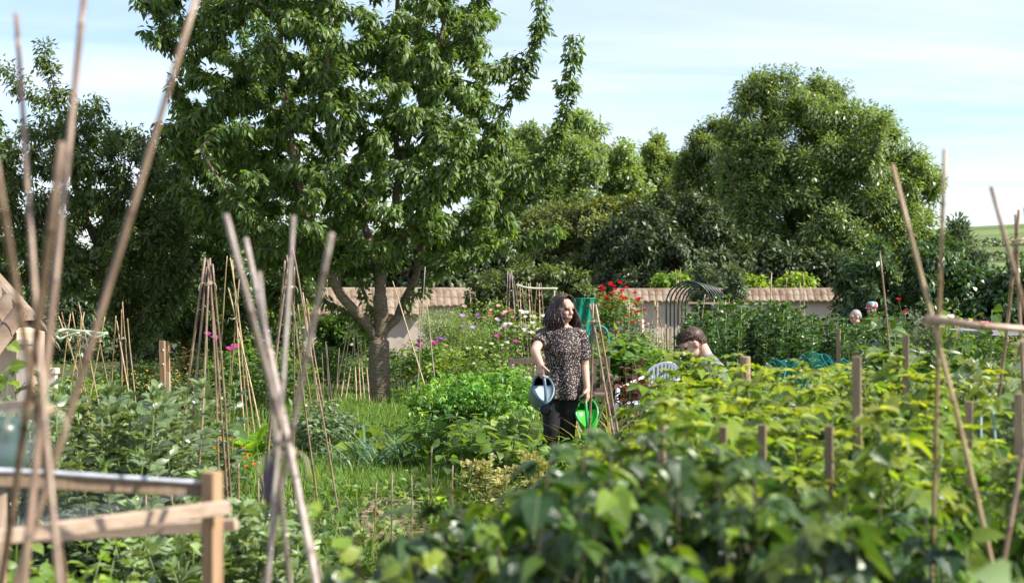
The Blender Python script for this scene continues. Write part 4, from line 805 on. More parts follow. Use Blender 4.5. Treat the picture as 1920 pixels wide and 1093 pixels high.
for i,(u,D,h,r,lab) in enumerate(((832,24,1.33,.45,'tall feathery pale green asparagus clump by the wall'),(880,25,1.05,.4,'lower feathery asparagus clump beside the tall one'))):
    rng=np.random.default_rng(500+i); n=6500; k=rng.integers(0,14,n); a=k*GA; f=rng.random(n)**.6; base=np.stack([np.cos(a)*r*.8*f,np.sin(a)*r*.8*f,h*f*(1-.15*(k/14))],-1)+rng.normal(0,.09,(n,3))*f[:,None]
    fo=MB(); leaves(fo,QUAD,base,rng.normal(0,1,(n,3))+V(0,0,.8),rng.normal(0,1,(n,3)),.07,.012,rng.random(n)); st=MB()
    for q in range(14): stem_tube(st,V(0,0,0),V(math.cos(q*GA)*r*.8,math.sin(q*GA)*r*.8,h*.95),.006,.002,4,.04)
    o=plant('asparagus_plant',lab,'asparagus',None,[('stem',st,'stem'),('foliage',fo,'fern')]); o.location=(gx(u,D),D,0)

# ------------------------------------------------------------------ uncountable cover
def scatter_poly(poly,n,seed):
    rg=np.random.default_rng(seed); P=np.array(poly,float); lo=P.min(0);hi=P.max(0); q=rg.uniform(lo,hi,(n*4,2)); q=q[in_poly(q[:,0],q[:,1],poly)][:n]; return q
rng=np.random.default_rng(600)
mb=MB()
for poly,n,hh in ((LAWN,38000,.075),(PATH,22000,.13)):
    q=scatter_poly(poly,n,n); n=len(q); d=rng.normal(0,.45,(n,3)); d[:,2]=1
    leaves(mb,HEX,np.stack([q[:,0],q[:,1],np.zeros(n)],-1),d,np.stack([rng.normal(size=n),-np.ones(n),np.zeros(n)],-1),hh*rng.uniform(.5,1.3,n),.009,rng.beta(2,3,n))
tag(mb.build('grass',M['grass']),kind='stuff')
mb=MB(); n=46000; y=8+24*rng.random(n)**1.3; x=y*rng.uniform(-.40,.40,n); keep=~in_poly(x,y,LAWN)&~in_poly(x,y,PATH); x,y=x[keep],y[keep]; n=len(x)
clump=np.sin(x*3.1+np.sin(y*2.3)*2)*np.sin(y*2.7+x)*.5+.5; z=rng.random(n)**1.5*(.06+.22*clump); d=rng.normal(0,.7,(n,3)); d[:,2]=np.abs(d[:,2])*.6+.15
leaves(mb,HEX,np.stack([x,y,z],-1),d,np.stack([rng.normal(0,.5,n),rng.normal(-.2,.5,n),np.ones(n)],-1),rng.uniform(.04,.10,n),rng.uniform(.02,.055,n),np.clip(rng.beta(2,2.5,n),0,1))
tag(mb.build('ground_cover',M['garden']),kind='stuff')
mb=MB(); n=8000; y=8+13*rng.random(n); x=y*rng.uniform(-.22,.06,n); kp=~in_poly(x,y,pl((670,9),(805,9),(795,12.4),(675,12.3))); x,y=x[kp],y[kp]; n=len(x); d=rng.normal(0,.4,(n,3)); d[:,2]=1
leaves(mb,HEX,np.stack([x,y,np.zeros(n)],-1),d,np.stack([rng.normal(size=n),-np.ones(n),np.zeros(n)],-1),rng.uniform(.08,.32,n),.010,rng.beta(2,2,n))
tag(mb.build('tall_grass',M['grass']),kind='stuff')
# ================================================================== bamboo canes, stakes, frames
rng=np.random.default_rng(801)
def cane_mb(p0,p1,r,bend=.006,taper=.72,sides=7,gap=None):
    """a bamboo cane with swollen nodes; local to p0"""
    p0=np.asarray(p0,float); p1=np.asarray(p1,float); L=np.linalg.norm(p1-p0); t=(p1-p0)/L; gap=gap or rng.uniform(.17,.26)
    S=[0.0];Rm=[1.0];Tn=[0.0]; s=rng.uniform(.03,gap)
    while s<L-.03:
        for ds,rm,tn in ((-.008,1.0,0),(-.0015,1.22,.35),(.0025,1.15,1),(.009,.97,0)): S.append(s+ds);Rm.append(rm);Tn.append(tn)
        s+=gap*rng.uniform(.9,1.1)
    S.append(L);Rm.append(1.0);Tn.append(0.0); S=np.array(S); f=S/L
    a=V(0,0,1) if abs(t[2])<.9 else V(1,0,0); n1=unit(np.cross(t,a)); n2=np.cross(t,n1); ph=rng.uniform(0,6.28,2); b=rng.normal(0,bend*L,2)
    P=t*S[:,None]+n1*(b[0]*np.sin(math.pi*f)+.002*np.sin(9*f+ph[0]))[:,None]+n2*(b[1]*np.sin(math.pi*f)+.002*np.sin(11*f+ph[1]))[:,None]
    R=r*np.array(Rm)*(1-(1-taper)*f); mb=MB(); tube(mb,P,R,k=sides); lc=mb.lc[0]; lc[:len(S)*sides,1]=np.repeat(Tn,sides); return mb
def cane(name,p0,p1,r,mat,parent=None,bend=.006,origin=None):
    p0=np.asarray(p0,float); p1=np.asarray(p1,float); o=cane_mb(p0,p1,r,bend).build(name,M[mat],parent); o.location=tuple(p0-(origin if origin is not None else 0)); return o
def tie(c,r,parent,mat='string',n=3,k=9):
    mb=MB()
    for i in range(n):
        a=np.linspace(0,2*math.pi,17); tl=rng.normal(0,.25,2); z=(i-n/2)*.006
        P=np.stack([np.cos(a)*r,np.sin(a)*r,z+r*.3*np.cos(a+tl[0])],-1)+c; tube(mb,P,.0028,k=5)
    for s in (1,-1):
        p=c+V(s*r,-r*.6,0); tube(mb,bez(p,p+V(s*.02,-.01,.012),p+V(s*.035,-.01,-.01),p+V(s*.03,-.012,-.05),6),.002,k=4)
    return mb.build('string_tie',M[mat],parent)
def wigwam(label,D,tiepx,tops,bots,r,mat,depths=None,group='bamboo cane wigwams for climbing beans',tiemat='string',cat='cane wigwam',gz=True,tr=None,bend=.005):
    """canes pass through the tie; tops and bots are photo pixels paired in order; depth offsets swing with the ring"""
    T=at(*tiepx,D); n=len(tops); root=thing('cane_wigwam',label,cat,(T[0],D,0),group); o=V(T[0],D,0)
    for i in range(n):
        dy=(depths[i] if depths else .28*math.sin(2.4*i+.6)); k=bots[i] or bots[(i*2+1)%len(bots)]
        f=min(1.5,abs(tops[i][1]-tiepx[1])/max(40,abs(k[1]-tiepx[1]))); b=at(*k,D+dy); top=at(*tops[i],D-dy*f+.012*math.sin(2.1*i))
        if b[2]>-.05: b=b+(b-top)*((b[2]+.05)/(top[2]-b[2]))      # carry the cane down to the soil
        cane('cane',b,top,r*rng.uniform(.85,1.12),mat,root,bend,o)
    tie(T-o,tr or r*2.6,root,tiemat); return root
# big blurred ones in the foreground
wigwam('nearest tan cane wigwam fanning out over the left edge',2.35,(76,770),[(28,28),(166,-60),(118,268),(-12,300),(388,-60)],[(125,1093),(60,1093),(0,1015),(128,1080),(30,1093),(52,1060)],.0075,'canebrown',depths=[-.18,-.12,.12,.2,.0,.15],bend=.004)
wigwam('nearest pale whitish cane wigwam in the middle left',2.95,(535,850),[(424,402),(462,448),(484,510),(552,405),(622,438)],[(604,1040),(578,1090),(545,1093),(512,1093),(498,1093)],.0076,'canepale',depths=[.15,-.2,.05,-.1,.2],bend=.004)
wigwam('tall dark reddish cane wigwam left of centre',8.6,(391,531),[(384,483),(389,487),(393,488),(399,495),(386,500),(394,484)],[(338,875),(418,880),(372,880),(440,1062),(352,870),(410,890)],.0085,'canebrown')
wigwam('golden cane bundle wigwam with many canes behind the dark one',14.5,(438,597),[(426,480),(432,483),(436,487),(449,524),(428,540),(445,560)],[(408,770),(470,765),(455,760),(432,775),(478,765),(462,765)],.0085,'cane')
wigwam('lilac brown cane wigwam partly hidden by the pale foreground canes',9.6,(545,538),[(534,488),(538,478),(548,460),(552,500),(541,484)],[(498,860),(592,912),(624,898),(552,870),(515,780)],.008,'canebrown')
wigwam('tan cane wigwam just right of the lilac brown one',13.5,(568,614),[(558,570),(568,548),(574,560),(577,565)],[(600,870),(612,850),(625,860),(545,820)],.008,'cane')
wigwam('straw coloured cane wigwam with knotted string right of the cane trio',15.5,(229,634),[(217,592),(228,580),(239,597),(230,566),(219,602)],[(205,795),(228,810),(262,810),(246,800),(248,770)],.0085,'cane')
GR='three linked straw coloured wigwams by the peach wall'
wigwam('left cane pair of the linked trio carrying a pale hose',16.2,(124,624),[(110,592),(132,588),(116,586)],[(170,770),(108,750),(160,760)],.0085,'cane',group=GR)
wigwam('middle wigwam of the linked trio carrying a pale hose',16.0,(148,629),[(136,585),(158,585),(147,566),(152,592)],[(168,785),(122,765),(188,775),(145,770)],.0085,'cane',group=GR)
wigwam('right cane pair of the linked trio carrying a pale hose',15.9,(187,640),[(178,596),(197,594)],[(208,755),(168,760)],.0085,'cane',group=GR)
wigwam('tall grey violet cane wigwam against the shrubs left of the woman',31,(957,545),[(952,508),(956,512),(959,508),(962,518)],[(946,625),(954,630),(967,625),(975,610)],.014,'canepale')
for i,(u,lab) in enumerate(((975,'first small terracotta cane wigwam under the pale rope from the left'),(991,'second small terracotta cane wigwam under the pale rope'),(1011,'third small terracotta cane wigwam right before the woman\'s head'))):
    wigwam(lab,30,(u,553),[(u-4,530),(u+3,530),(u,532)],[(u-9,600),(u+9,600),(u+2,605)],.011,'canepink',group='small wigwams under the pale rope')
wigwam('stout brown cane tripod standing beside the green watering can',11.6,(1112,602),[(1106,570),(1112,569),(1117,571)],[(1147,800),(1104,760),(1156,798)],.013,'canebrown',depths=[-.15,.1,.15],tr=.022)
wigwam('small pale cane wigwam in front of the wall left of the hoops',27,(1230,574),[(1226,566),(1229,565),(1233,567)],[(1243,620),(1220,618),(1233,622)],.014,'cane')
wigwam('right foreground cane cross tied to a pinkish rail',3.5,(1751,600),[(1675,308),(1770,280)],[(1864,1093),(1736,1093)],.0078,'cane',depths=[-.1,.12])
wigwam('right edge cane cross holding the far end of the pinkish rail',3.5,(1936,640),[(1860,350),(2010,360)],[(2030,1010),(1873,1093)],.0078,'canebrown',depths=[.1,-.1])
wigwam('cluster of thin brown canes tied at the right edge against the sky',5.8,(1910,450),[(1912,394),(1905,402),(1921,390)],[(1876,645),(1923,700),(1958,680)],.0085,'canebrown')
def lone(label,u0,v0,D0,u1,v1,D1,r,mat,name='garden_cane',group=None,ground=True):
    a=at(u0,v0,D0); b=at(u1,v1,D1)
    if ground and a[2]>-.05: a=a+(a-b)*((a[2]+.05)/(b[2]-a[2]))
    return tag(cane(name,a,b,r,mat),label,'cane',group)
tag(cane('bamboo_rail',at(1735,597,3.48),at(1960,619,3.42),.0105,'canepink'),'pinkish bamboo rail tied across the two right foreground crosses','rail')
lone('tall thin brown cane standing in the bean rows right of the man',1664,662,9.5,1650,475,9.5,.0085,'canebrown')
lone('straight tan cane leaning left beside the cherry trunk',797,730,17.5,736,527,18.2,.0105,'cane')
lone('thin upright cane crossing behind the leaning one by the cherry',785,700,18.6,797,500,18.6,.007,'canepale')
lone('pale cane leaning slightly right behind the purple poppy',816,726,18.2,800,566,18.4,.0085,'canepale')
for i,(u0,u1,v1) in enumerate(((628,655,606),(640,660,600),(648,668,604),(668,662,602),(676,668,606),(684,676,615),(692,684,635))):
    lone(('leftmost slanted cane','second slanted cane','third slanted cane','fourth slanted cane','fifth slanted cane','sixth slanted cane','rightmost short cane')[i]+' of the row left of the cherry trunk',u0,745,21,u1,v1,21.4,.010,'canepink',group='slanted cane row left of the cherry trunk')
for i,(u0,v0,u1,v1,D) in enumerate(((621,760,612,648,15),(628,760,636,652,15.3),(606,740,604,662,15.6),(614,690,611,640,16))):
    lone(('grey short cane','crooked short cane','thin brown short cane','topmost thin short cane')[i]+' among the silvery shrubs before the cherry row',u0,v0,D,u1,v1,D,.008,'greywood')
for i,(u,v0,v1,D) in enumerate(((1445,600,512,22),(1455,600,540,22),(1470,600,520,24),(1508,590,512,25),(1500,585,530,25),(1360,590,560,22),(1378,590,562,22),(1335,590,556,22),(1318,590,552,22),(1268,600,505,30),(1276,600,503,30),(1203,600,560,30),(1178,680,572,24),(1265,690,610,20),(1248,680,608,20),(1256,690,612,20),(1241,690,615,20.3))):
    lab=('stout pale cane above the bean rows left of the rail','short cane just right of the stout pale one','thin cane before the tiled wall right of the stout one','slim grey cane against the lime shrub','shorter slim cane beside the grey one','second short cane in the hoops from the right','rightmost short cane below the hoops','third short cane under the hoops','leftmost short cane under the hoops','left cane of the pair above the hoops','right cane of the pair above the hoops','cane before the pale wall end','thin cane right of the woman before the rose','fourth upright cane left of the bean rows','second upright cane left of the bean rows','third upright cane left of the bean rows','first upright cane left of the bean rows')[i]
    lone(lab,u,v0,D,u+rng.normal(0,3),v1,D,.011,'cane')
for i,(u,v0,v1,D,w) in enumerate(((1613,850,668,4.75,.030),(1700,760,628,6.6,.030),(1399,760,668,7.6,.058),(1556,890,798,4.1,.024),(1358,840,800,4.3,.022),(1431,830,796,4.4,.024),(1242,850,794,4.15,.022),(1819,880,752,4.9,.024),(1912,900,738,4.8,.028),(1574,650,616,10.3,.028),(1672,815,800,6,.02))):
    lab=('tall square wooden stake standing out of the raspberries','wooden stake right of the tall one farther back','thick round wooden post in front of the boy\'s bean rows','dark wooden stake at the near edge of the raspberries','short pale stake top between raspberries and currants','short stake top in the raspberries right of the pale one','short pale stake top in the currants','brown stake right of the foreground cane cross','stake at the right edge of the raspberries','leaning stake by the teal net','tiny stake top low between the raspberries')[i]
    root=thing('wooden_stake',lab,'stake',(gx(u,D),D,0),'wooden stakes in the raspberry block'); z=EYE-(v1-CY)/F*D; tl=(gx(u-(7 if i in (0,) else 2),D)-gx(u,D))
    mb=MB()
    if i==2: tube(mb,[(0,0,-.05),(0,0,z*.5),(tl,0,z-.004),(tl,0,z)],[w/2,w/2,w/2,w*.44],k=12)
    else: box(mb,(0,0,-.05),(tl,0,z),w,w,up=(.3,1,0),ch=.08)
    mb.build('post',M['stake'],root,smooth=False)
for i,(u0,v0,u1,v1,D) in enumerate(((735,990,735,886,8.2),(772,960,772,890,9.4),(808,905,810,838,10.2),(848,925,849,872,9.6),(702,985,706,905,8.6),(450,1000,447,868,8.4),(485,985,485,895,8.2),(500,995,491,890,8),(322,930,320,905,7.8),(275,960,274,912,7.2),(432,1040,425,940,6.4),(345,870,346,745,12))):
    lone(('short brown stick left of the bare soil edge','thin stick in front of the bare soil','stick beside the single lettuce','split pale stick before the drying beans','thin stick at the left of the soil patch','short brown cane under the dark wigwam','short stick left of the pale wigwam','leaning stick touching the pale wigwam','thin stick seen through the net','second thin stick seen through the net, left','stick beside the frame post','slim cane by the yellow bush')[i],u0,v0,D,u1,v1,D,.006,'canebrown',name='plant_stick')
for i,(u0,v0,u1,v1,D,mt) in enumerate(((1880,960,1862,770,5.4,'pipe'),(1845,960,1838,770,5.6,'pipe'))):
    lone(('bluish green thin pipe leaning at the right edge','second bluish green thin pipe left of the leaning one')[i],u0,v0,D,u1,v1,D,.008,'leekpipe' if 'leekpipe' in M else 'greenhandle',name='garden_pipe')
# split pale stick, posts at the left
for i,(u0,u1,v1,D,w,mt) in enumerate(((307,304,639,18.6,.07,'wood'),(318,313,640,19.4,.055,'wood'),(316,315,760-62,18.4,.05,'palewood'))):
    root=thing('wooden_post',('tall pale wooden post left of the yellow bush','second wooden post just behind the tall one','short white topped board leaning at the two posts')[i],'post',(gx(u0,D),D,0)); z=EYE-(v1-CY)/F*D
    mb=MB(); box(mb,(0,0,-.05),(gx(u1,D)-gx(u0,D),0,z),w,w*.8,up=(.1,1,0)); mb.build('post',M[mt],root,smooth=False)
    if i==0:
        for zz in (.25,.7,z-.12):
            mb=MB(); ell(mb,(0,-w*.42,zz),(.012,.006,.012)); mb.build('nail_head',M['whiteplastic'],root)
# linked trio hose, pale rope
mb=MB(); P=smooth_line([at(104,628,15.95),at(112,620,15.9),at(124,618,16),at(148,621,15.85),at(170,622,15.8),at(187,625,15.75),at(201,625,15.7)],6); tube(mb,P,.016,k=7)
P=smooth_line([at(104,628,15.95),at(112,635,15.85),at(126,630,15.85),at(148,624,15.8)],6); tube(mb,P,.014,k=7)
P=smooth_line([at(160,622,15.8),at(176,632,15.72),at(190,630,15.7),at(198,625,15.7)],6); tube(mb,P,.014,k=7); tag(mb.build('garden_hose',M['hose']),'pale green hose looped along the linked trio of wigwams','hose')
mb=MB(); P=smooth_line([at(968,534,30),at(985,539,29.9),at(1008,541,29.9),at(1045,541,29.9)],6); tube(mb,P,.022,k=7); tag(mb.build('garden_rope',M['hose']),'pale green rope strung over the small terracotta wigwams','rope')
for u,v in ((1040,545),(1002,590),(1020,590)): lone('terracotta short stake under the pale rope at %s'%{1040:'its right end',1002:'the first gap',1020:'the second gap'}[u],u,650,29.5,u,v,29.5,.03 if v>580 else .012,'canepink',name='short_stake')
# hoop tunnel
root=thing('hoop_tunnel','black plastic hoop tunnel frame in front of the tiled wall','hoop tunnel',(gx(1302,25),25,0))
for i in range(6):
    D=24.3+i*.45; dx=-.19+.12*i; rr=.38; h=1.82-.01*i; c=V(dx,D-25,0); a=np.linspace(math.pi,0,19)
    P=np.concatenate([[c+V(-rr,0,-.05),c+V(-rr,0,.6)],[c+V(rr*math.cos(x),0,h-rr+rr*math.sin(x)) for x in a],[c+V(rr,0,.6),c+V(rr,0,-.05)]]); mb=MB(); tube(mb,P,.0145,k=8); mb.build('hoop',M['black'],root)
mb=MB(); tube(mb,[V(-.2,-.75,1.835),V(.28,1.95,1.78)],.012,k=6); mb.build('ridge_wire',M['black'],root)
mb=MB(); box(mb,at(1290,568,23.5)-V(root.location[0],25,0),at(1480,570,23.5)-V(root.location[0],25,0),.02,.03); o=mb.build('cane_rail',M['palewood'],None,smooth=False); o.location=root.location; tag(o,'long pale horizontal batten running from the hoops over the bean rows','batten')
mb=MB(); box(mb,at(1385,594,21),at(1510,590,21),.02,.03); tag(mb.build('cane_rail',M['palewood'],None,smooth=False),'lower pale batten along the far side of the bean rows','batten')
# teal crop net and green windbreak
def cloth(name,label,cat,fn,nu,nv,mat,extra=None):
    U,W=np.meshgrid(np.linspace(0,1,nu),np.linspace(0,1,nv)); P=fn(U,W); mb=MB(); i=np.arange(nv-1)[:,None]*nu; j=np.arange(nu-1)[None]
    mb.add(P.reshape(-1,3),np.stack([i+j,i+j+1,i+nu+j+1,i+nu+j],-1).reshape(-1,4)); o=mb.build(name,M[mat],smooth=True); return tag(o,label,cat)
x0,x1=gx(1415,11.2),gx(1632,11.2)
def crop(U,W):
    a=W*math.pi; x=x0+(x1-x0)*U; return np.stack([x+.02*np.sin(W*31+U*9),11.35-.5*np.cos(a)+.03*np.sin(U*23),.50+.64*np.sin(a)*(1-.25*np.abs(U-.55)**1.5*2)+.03*np.sin(U*19+W*7)+.02*np.sin(U*41)],-1)
o=cloth('crop_net','teal garden net draped over the dark leafy crop','net',crop,60,40,'tealnet')
mb=MB()
for q in np.linspace(.05,.97,6):
    U=np.full(24,q)+.01*np.sin(np.arange(24)); tube(mb,crop(U,np.linspace(.05,.95,24)),.003,k=5)
for w_ in (.2,.35,.5,.62): tube(mb,crop(np.linspace(0,1,40),np.full(40,w_)),.0022,k=5)
mb.build('net_cord',M['tealcord'],o)
a0=at(1076,560,26); 
o=cloth('windbreak_net','green windbreak net hung behind the woman\'s head','net',lambda U,W: np.stack([gx(1076,26)+U*.38,26+.03*np.sin(U*14+W*5),1.52-W*.95+0*U],-1),24,20,'greennet')
mb=MB(); tube(mb,[V(gx(1074,26),26,1.525),V(gx(1117,26),26,1.525)],.008,k=6); mb.build('top_cord',M['tealcord'],o)
# small teal chair frame
root=thing('garden_chair','small turquoise metal chair frame behind the cane tripod','chair',(gx(1122,23),23,0)); 
mb=MB(); P=smooth_line([V(-.17,0,.45),V(-.17,.05,.9),V(-.1,.06,1.06),V(.06,.06,1.08),V(.16,.05,.95),V(.18,0,.45)],6); tube(mb,P,.016,k=7); mb.build('back_frame',M['tealcord'],root)
mb=MB(); box(mb,(-.19,-.2,.45),(.19,-.2,.45),.4,.03); mb.build('seat',M['tealcord'],root)
for x,y in ((-.17,-.36),(.17,-.36),(-.17,0),(.17,0)): mb=MB(); tube(mb,[V(x,y,0),V(x,y,.45)],.013,k=6); mb.build('leg',M['tealcord'],root)
# raised bed edges and board
mb=MB(); box(mb,at(1782,616,19)*V(1,1,0)+V(0,0,1.13),at(1885,622,18)*V(1,1,0)+V(0,0,1.12),.5,.05); o=mb.build('potting_table',M['greyboard'] if 'greyboard' in M else M['palewood'],smooth=False); tag(o,'pale grey table board behind the pinkish rail','board')
mb=MB(); box(mb,V(gx(680,8.9),8.9,.06),V(gx(860,9.2),9.2,.06),.03,.12); tag(mb.build('bed_edging',M['greywood'],smooth=False),'weathered brown edging board in front of the bare soil','edging board')

# net covered timber frame at the left foreground
root=thing('net_frame','blurred timber cage frame with fine grey mesh at the bottom left','frame',(gx(400,3.2),3.2,0)); O=V(gx(400,3.2),3.2,0)
def bat(nm,a,b,w,h,mt): mb=MB(); box(mb,a-O,b-O,w,h); return mb.build(nm,M[mt],root,smooth=False)
mb=MB(); box(mb,V(0,0,-.05),at(398,884,3.2)-O,.032,.040,up=(.45,1,0)); mb.build('corner_post',M['wood'],root,smooth=False)
bat('top_rail',at(-140,890,3.02),at(392,918,3.23),.03,.030,'stake')
bat('side_rail',at(-140,1024,2.85),at(429,950,3.16),.026,.030,'palewood')
bat('side_rail',at(-140,1018,3.35),at(443,982,3.27),.026,.026,'palewood')
bat('back_rail',at(-140,776,4.6),at(62,757,4.5),.03,.03,'palewood')
P=smooth_line([at(-140,878,3.0),at(60,884,3.08),at(200,893,3.13),at(385,905,3.21)],6)-O; mb=MB(); tube(mb,P,.005*(1+.15*np.sin(np.arange(len(P))*1.9)),k=8); mb.build('rolled_net_edge',M['netedge'],root)
def panel(nm,quad,n=14):
    q=[at(*x)-O for x in quad]; U,W=np.meshgrid(np.linspace(0,1,n),np.linspace(0,1,n)); U=U[...,None];W=W[...,None]
    Pn=(1-U)*(1-W)*q[0]+U*(1-W)*q[1]+U*W*q[2]+(1-U)*W*q[3]; Pn=Pn+V(0,.015,0)*np.sin(U*9+W*6); mb=MB(); i=np.arange(n-1)[:,None]*n;j=np.arange(n-1)[None]
    mb.add(Pn.reshape(-1,3),np.stack([i+j,i+j+1,i+n+j+1,i+n+j],-1).reshape(-1,4)); return mb.build(nm,M['net'],root)
panel('net_panel',[(-140,882,3.04),(388,905,3.22),(330,962,3.2),(-140,1015,3.05)])
panel('net_panel',[(-140,776,4.6),(60,760,4.5),(95,884,3.3),(-140,880,3.3)])
root=thing('water_butt','dark green plastic water butt blurred behind the grey mesh at left','water butt',(gx(2,4.3),4.3,0))
mb=MB(); a=np.arange(28)*2*math.pi/28; ring=lambda r,z: np.stack([r*np.cos(a),r*np.sin(a),np.full(28,z)],-1)
loft(mb,[ring(.06,1.08),ring(.07,1.09),ring(.075,1.14),ring(.073,1.22),ring(.068,1.25),ring(.04,1.27)]); 
mb.build('tub',M['barrel'],root); mb=MB(); loft(mb,[ring(.074,1.095),ring(.080,1.10),ring(.074,1.105)]); mb.build('rim',M['barrel'],root)
mb=MB(); tube(mb,[V(0,0,-.05),V(0,0,1.10)],.018,k=8); mb.build('support_pole',M['stake'],root)
root['label']='dark green plastic tub upturned on a pole, blurred behind the grey mesh'; root['category']='tub'; root.name='green_tub'
# climbing leaves caught on the near canes
for i,(u,v,D,L,n,lab,m) in enumerate(((630,1078,2.9,.06,4,'yellow green blurred leaf tuft at the bottom left of centre','lime'),(585,952,2.9,.035,2,'small yellow leaf pair clinging to the pale wigwam','lime'),(1905,1085,2.6,.085,4,'large pale bean leaves in the bottom right corner','bean'),(1812,1010,3.3,.07,3,'bright yellow leaf on the right cane cross foot','lime'),(1765,825,3.4,.035,2,'little yellow leaf tip twined on the right cane cross','lime'),(15,690,7,.09,9,'bean vine with yellow green leaves before the peach wall','raspberry'))):
    rng=np.random.default_rng(900+i); c=at(u,v,D); root=thing('bean_vine',lab,'bean vine',(c[0],c[1],0)); st=MB(); stem_tube(st,V(.01,.01,0),V(0,0,c[2]),.004,.002,5,.02,.6,8); st.build('stem',M['stem'],root)
    lb=LB()
    for q in range(n): 
        aa=rng.uniform(0,6.28); p=V(0,0,c[2]+rng.normal(0,L*.5 if i<5 else .2)); d=dirn(aa,rng.uniform(-.5,.5)); lb.add(p+d*L*.2,d,V(0,-.8,.6)+rng.normal(0,.3,3),L*rng.uniform(.8,1.1),L*.75,rng.uniform(.5,1))
    fo=MB(); lb.flush(fo,LH); fo.build('foliage',M[m],root)
rng=np.random.default_rng(905); c=at(505,900,2.93); root=thing('seed_packet_bag','dark purple and grey bag tied to the pale wigwam','bag',tuple(c)); mb=MB(); an=np.arange(16)*2*math.pi/16
loft(mb,[np.stack([.8*r*np.cos(an)*(1+.08*np.sin(3*an+z*40)),.6*r*np.sin(an),np.full(16,z)],-1) for r,z in ((.003,.05),(.009,.04),(.014,.023),(.018,0),(.017,-.025),(.012,-.043),(.003,-.05))]); mb.build('cloth_bag',M['bagpurple'] if 'bagpurple' in M else M['navy'],root)
mb=MB(); tube(mb,bez(V(0,0,.047),V(.005,0,.065),V(.02,0,.075),V(.032,0,.075),5),.002,k=4); mb.build('cord',M['string'],root)
# ================================================================== people: each body is one remeshed continuous surface
def remesh(name,mb,mat,parent,vox=.006,smooth=6,fac=.5):
    o=mb.build('tmp',M[mat]); m=o.modifiers.new('r','REMESH'); m.mode='VOXEL'; m.voxel_size=vox; m.use_smooth_shade=True
    s=o.modifiers.new('s','SMOOTH'); s.iterations=smooth; s.factor=fac
    dg=bpy.context.evaluated_depsgraph_get(); dg.update(); me=bpy.data.meshes.new_from_object(o.evaluated_get(dg)); me.name=name
    me.materials.clear(); bpy.data.objects.remove(o); return link(name,me,M[mat],parent)
def hframe(f,up=(0,0,1)):
    f=unit(f); s=unit(np.cross(f,up)); u=np.cross(s,f); return f,s,u       # s points to the person's right
def head(mb,c,f,u,s,k=1.0,child=False):
    R=lambda *x: [k*a for a in x]; E=lambda o,r: ell(mb,c+f*o[0]*k+s*o[1]*k+u*o[2]*k,R(*r),np.array([f,s,u]))
    E((-.012,0,.022),(.098,.076,.092)); E((.030,0,-.045),(.060,.060,.068)); E((.050,0,-.088),(.034,.036,.026)); E((.062,0,.030),(.034,.056,.040))
    for q in (1,-1):
        E((.056,q*.033,-.030),(.030,.026,.028)); E((.078,q*.030,.020),(.018,.024,.010))
        E((-.006,q*.077,-.012),(.022,.010,.032)); E((-.002,q*.082,.006),(.014,.008,.014))
        E((.080,q*.018,-.064),(.014,.018,.010))
    capsule(mb,c+k*(f*.082+u*.012),.010*k,c+k*(f*.104-u*.028),.0135*k); E((.096,0,-.034),(.016,.018,.010))
    E((.088,0,-.058),(.016,.026,.008)); E((.086,0,-.073),(.015,.024,.008))
def face_bits(root,c,f,u,s,k=1.0,brow='brow'):
    for q in (1,-1):
        mb=MB(); ell(mb,c+k*(f*.080+s*q*.031+u*.003),[.011*k,.014*k,.0075*k],np.array([f,s,u])); mb.build('eye',M['eye'],root)
        mb=MB(); tube(mb,[c+k*(f*.086+s*q*.013+u*.020),c+k*(f*.093+s*q*.030+u*.027),c+k*(f*.080+s*q*.047+u*.020)],[.0035*k,.0042*k,.002*k],k=6); mb.build('eyebrow',M[brow],root)
    mb=MB(); tube(mb,[c+k*(f*.088+s*q*.027*1-u*.064+f*-.006*abs(q)) for q in (-1,-.5,0,.5,1)],[.002,.005*k,.0055*k,.005*k,.002],k=6,squash=.8); mb.build('mouth',M['lip'],root)
def hand(mb,wr,d,n,curl=1.0,k=1.0,right=True):
    """palm and five fingers; d points along the hand, n out of the palm"""
    d=unit(d); n=unit(n-d*np.dot(n,d)); s=np.cross(d,n)*(1 if right else -1)
    capsule(mb,wr,.025*k,wr+d*.03*k,.027*k)
    for q in (-.028,-.010,.009,.027): capsule(mb,wr+d*.02*k+s*q*.7*k,.0155*k,wr+d*.085*k+s*q*k,.0125*k)
    for q,L in ((-.030,.062),(-.0105,.078),(.0095,.083),(.029,.074)):
        p=wr+d*.088*k+s*q*k; a=.35*curl; dd=d
        for j,(fr,r0) in enumerate(((.46,.0098),(.30,.0088),(.24,.0080))):
            a=(.45,1.35,2.25)[j]*curl; dd=d*math.cos(a)+n*math.sin(a); p2=p+dd*L*fr*k; capsule(mb,p,r0*k,p2,(r0-.0009)*k); p=p2
    p=wr+d*.025*k+s*.030*k; q1=p+unit(d*.6+s*.75+n*.35)*.040*k; q2=q1+unit(d*.75+s*.1+n*.8*curl)*.032*k; q3=q2+unit(d*.4-s*.35+n*.9*curl)*.024*k
    capsule(mb,p,.0145*k,q1,.0115*k); capsule(mb,q1,.0112*k,q2,.0100*k); capsule(mb,q2,.0098*k,q3,.0085*k)
